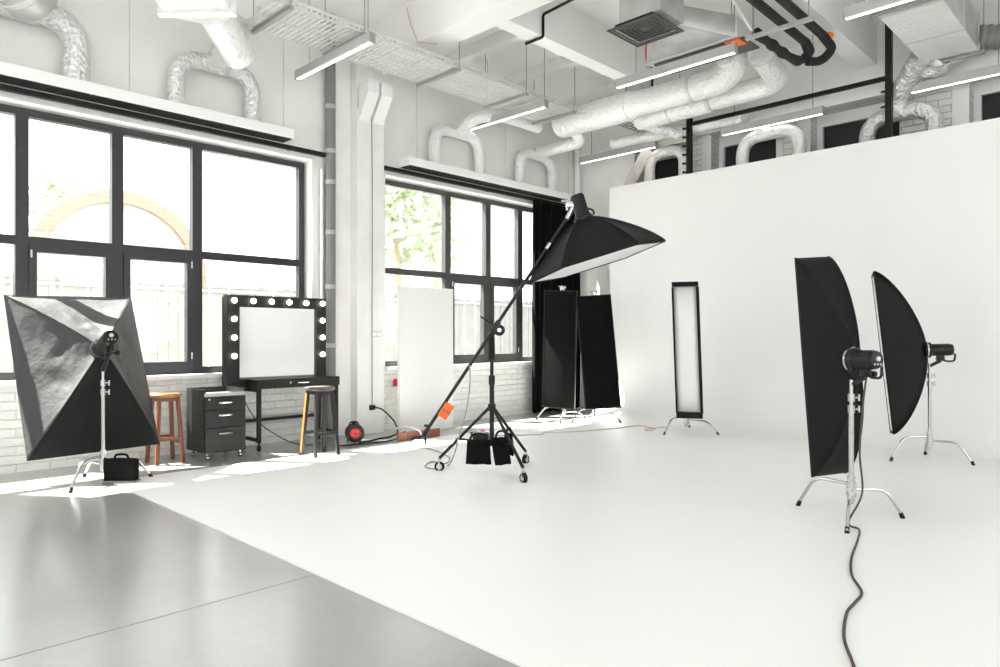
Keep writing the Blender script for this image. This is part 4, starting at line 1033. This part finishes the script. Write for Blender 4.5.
# white panel with plank
o = thing('polystyrene_panel', 'tall white panel standing upright before second window', 'panel', (-6.92, 5.73, 0))
MB().bx((-6.97, 5.29, 0), (-6.92, 6.17, 1.83), .004).build('board', M['polystyrene'], o, smooth=False)
tag(MB().obox(V((-6.5, 5.25, .045)), V((.01, .58, 0)), UP, (1, 0, 0), .62, .09, .04, .004).build('wooden_plank', M['plank'], smooth=False), 'reddish brown plank on floor at foot of white panel', 'plank')

# ------------------------------------------------------------------ cables
def cable(lab, pts, r, mt, name='cable', sub=8):
    return tag(MB().tube(pts, r, 8, sub).build(name, mt), lab, 'cable')
def fp(x, y, z=.012):
    t = (1.2 - z) * 700 / (y - 337)
    p = RIGHT * ((x - 500) / 700 * t) + FWD * t
    return (p.x, p.y, z + .004)
hp = AN + hN_ * .12 - RIGHT * .05
cable('dark cable from nearest right flash head to front edge', [tuple(hp - UP * .07), tuple(V((NC[0], NC[1], .75)) + RIGHT * .05 - FWD * .05), tuple(V((NC[0], NC[1], .45)) + RIGHT * .03 - FWD * .05), tuple(V((NC[0], NC[1], .2)) + RIGHT * .02 - FWD * .1), (-1.5, 4.62, .05), fp(859, 530), fp(857.6, 541), fp(851.4, 559), fp(852, 576), fp(861.7, 593), fp(854.5, 604), fp(846.8, 614), fp(844, 638), fp(852, 662), fp(862, 690)], .0065, M['cable'], 'power_cable')
cable('thin pinkish cable across white floor to strip softbox', [fp(492, 436), fp(520, 435.4), fp(542, 434.6), fp(546, 433), fp(580, 431.6), fp(604, 429.6), fp(618, 428.4), fp(638, 426), fp(655, 429), fp(648, 431), fp(645, 429.4), fp(656, 428.3), fp(668, 427)], .006, M['cablepink'], 'power_cable')
bs = lowe.lerp(tip, .3)
cable('thin cable hanging from boom arm and looping on floor', [tuple(bs - FWD * .02), tuple(dp(6.05, 470, 385)), tuple(dp(6.0, 466, 412)), tuple(dp(6.0, 458, 440)), tuple(dp(6.05, 454, 455)), fp(448, 466), fp(436, 469), fp(425, 467), fp(432, 462), fp(445, 464), fp(449, 458), fp(436, 451), fp(420, 448), fp(405, 449)], .0055, M['rail'], 'power_cable')
cable('black cable arcing from column plug to the floor', [(-7.16, 5.07, .33), (-7.05, 5.12, .31), (-6.9, 5.18, .18), (-6.82, 5.18, .05), (-6.8, 5.05, .01), (-6.75, 4.85, .01), (-6.68, 4.66, .01), (-6.66, 4.52, .012)], .009, M['rubber'], 'power_cable')
cable('loose black cable tangle on floor beside cable reel', [(-6.78, 5.2, .02), (-6.72, 5.22, .06), (-6.76, 5.16, .03), (-6.68, 5.14, .01), (-6.58, 4.98, .01), (-6.52, 4.75, .01), (-6.56, 4.45, .01), (-6.62, 4.2, .01)], .008, M['rubber'], 'power_cable')
cable('white cable lying over the reddish brown plank', [(-6.78, 5.12, .1), (-6.62, 5.16, .13), (-6.46, 5.2, .11), (-6.42, 5.22, .06), (-6.4, 5.22, .014)], .012, M['cablewhite'], 'power_cable')

# ------------------------------------------------------------------ light
w = bpy.data.worlds.new('world'); SC.world = w; w.use_nodes = True
bg = w.node_tree.nodes['Background']; bg.inputs[0].default_value = (.98, .987, 1, 1); bg.inputs[1].default_value = 2.6
sd_ = bpy.data.lights.new('sun', 'SUN'); sd_.energy = 32; sd_.angle = math.radians(.6); sd_.color = (1, .96, .9)
sun = bpy.data.objects.new('sun', sd_); COL.objects.link(sun)
sun.rotation_euler = V((.56, .4, -1)).to_track_quat('-Z', 'Y').to_euler(); sun.location = (-20, -12, 30)

SC.view_settings.view_transform = 'Standard'; SC.view_settings.look = 'None'
SC.view_settings.gamma = 1; SC.view_settings.use_curve_mapping = False
SC.view_settings.exposure = 0.58
SC.cycles.max_bounces = 12; SC.cycles.diffuse_bounces = 7; SC.cycles.transparent_max_bounces = 12
SC.cycles.sample_clamp_indirect = 8
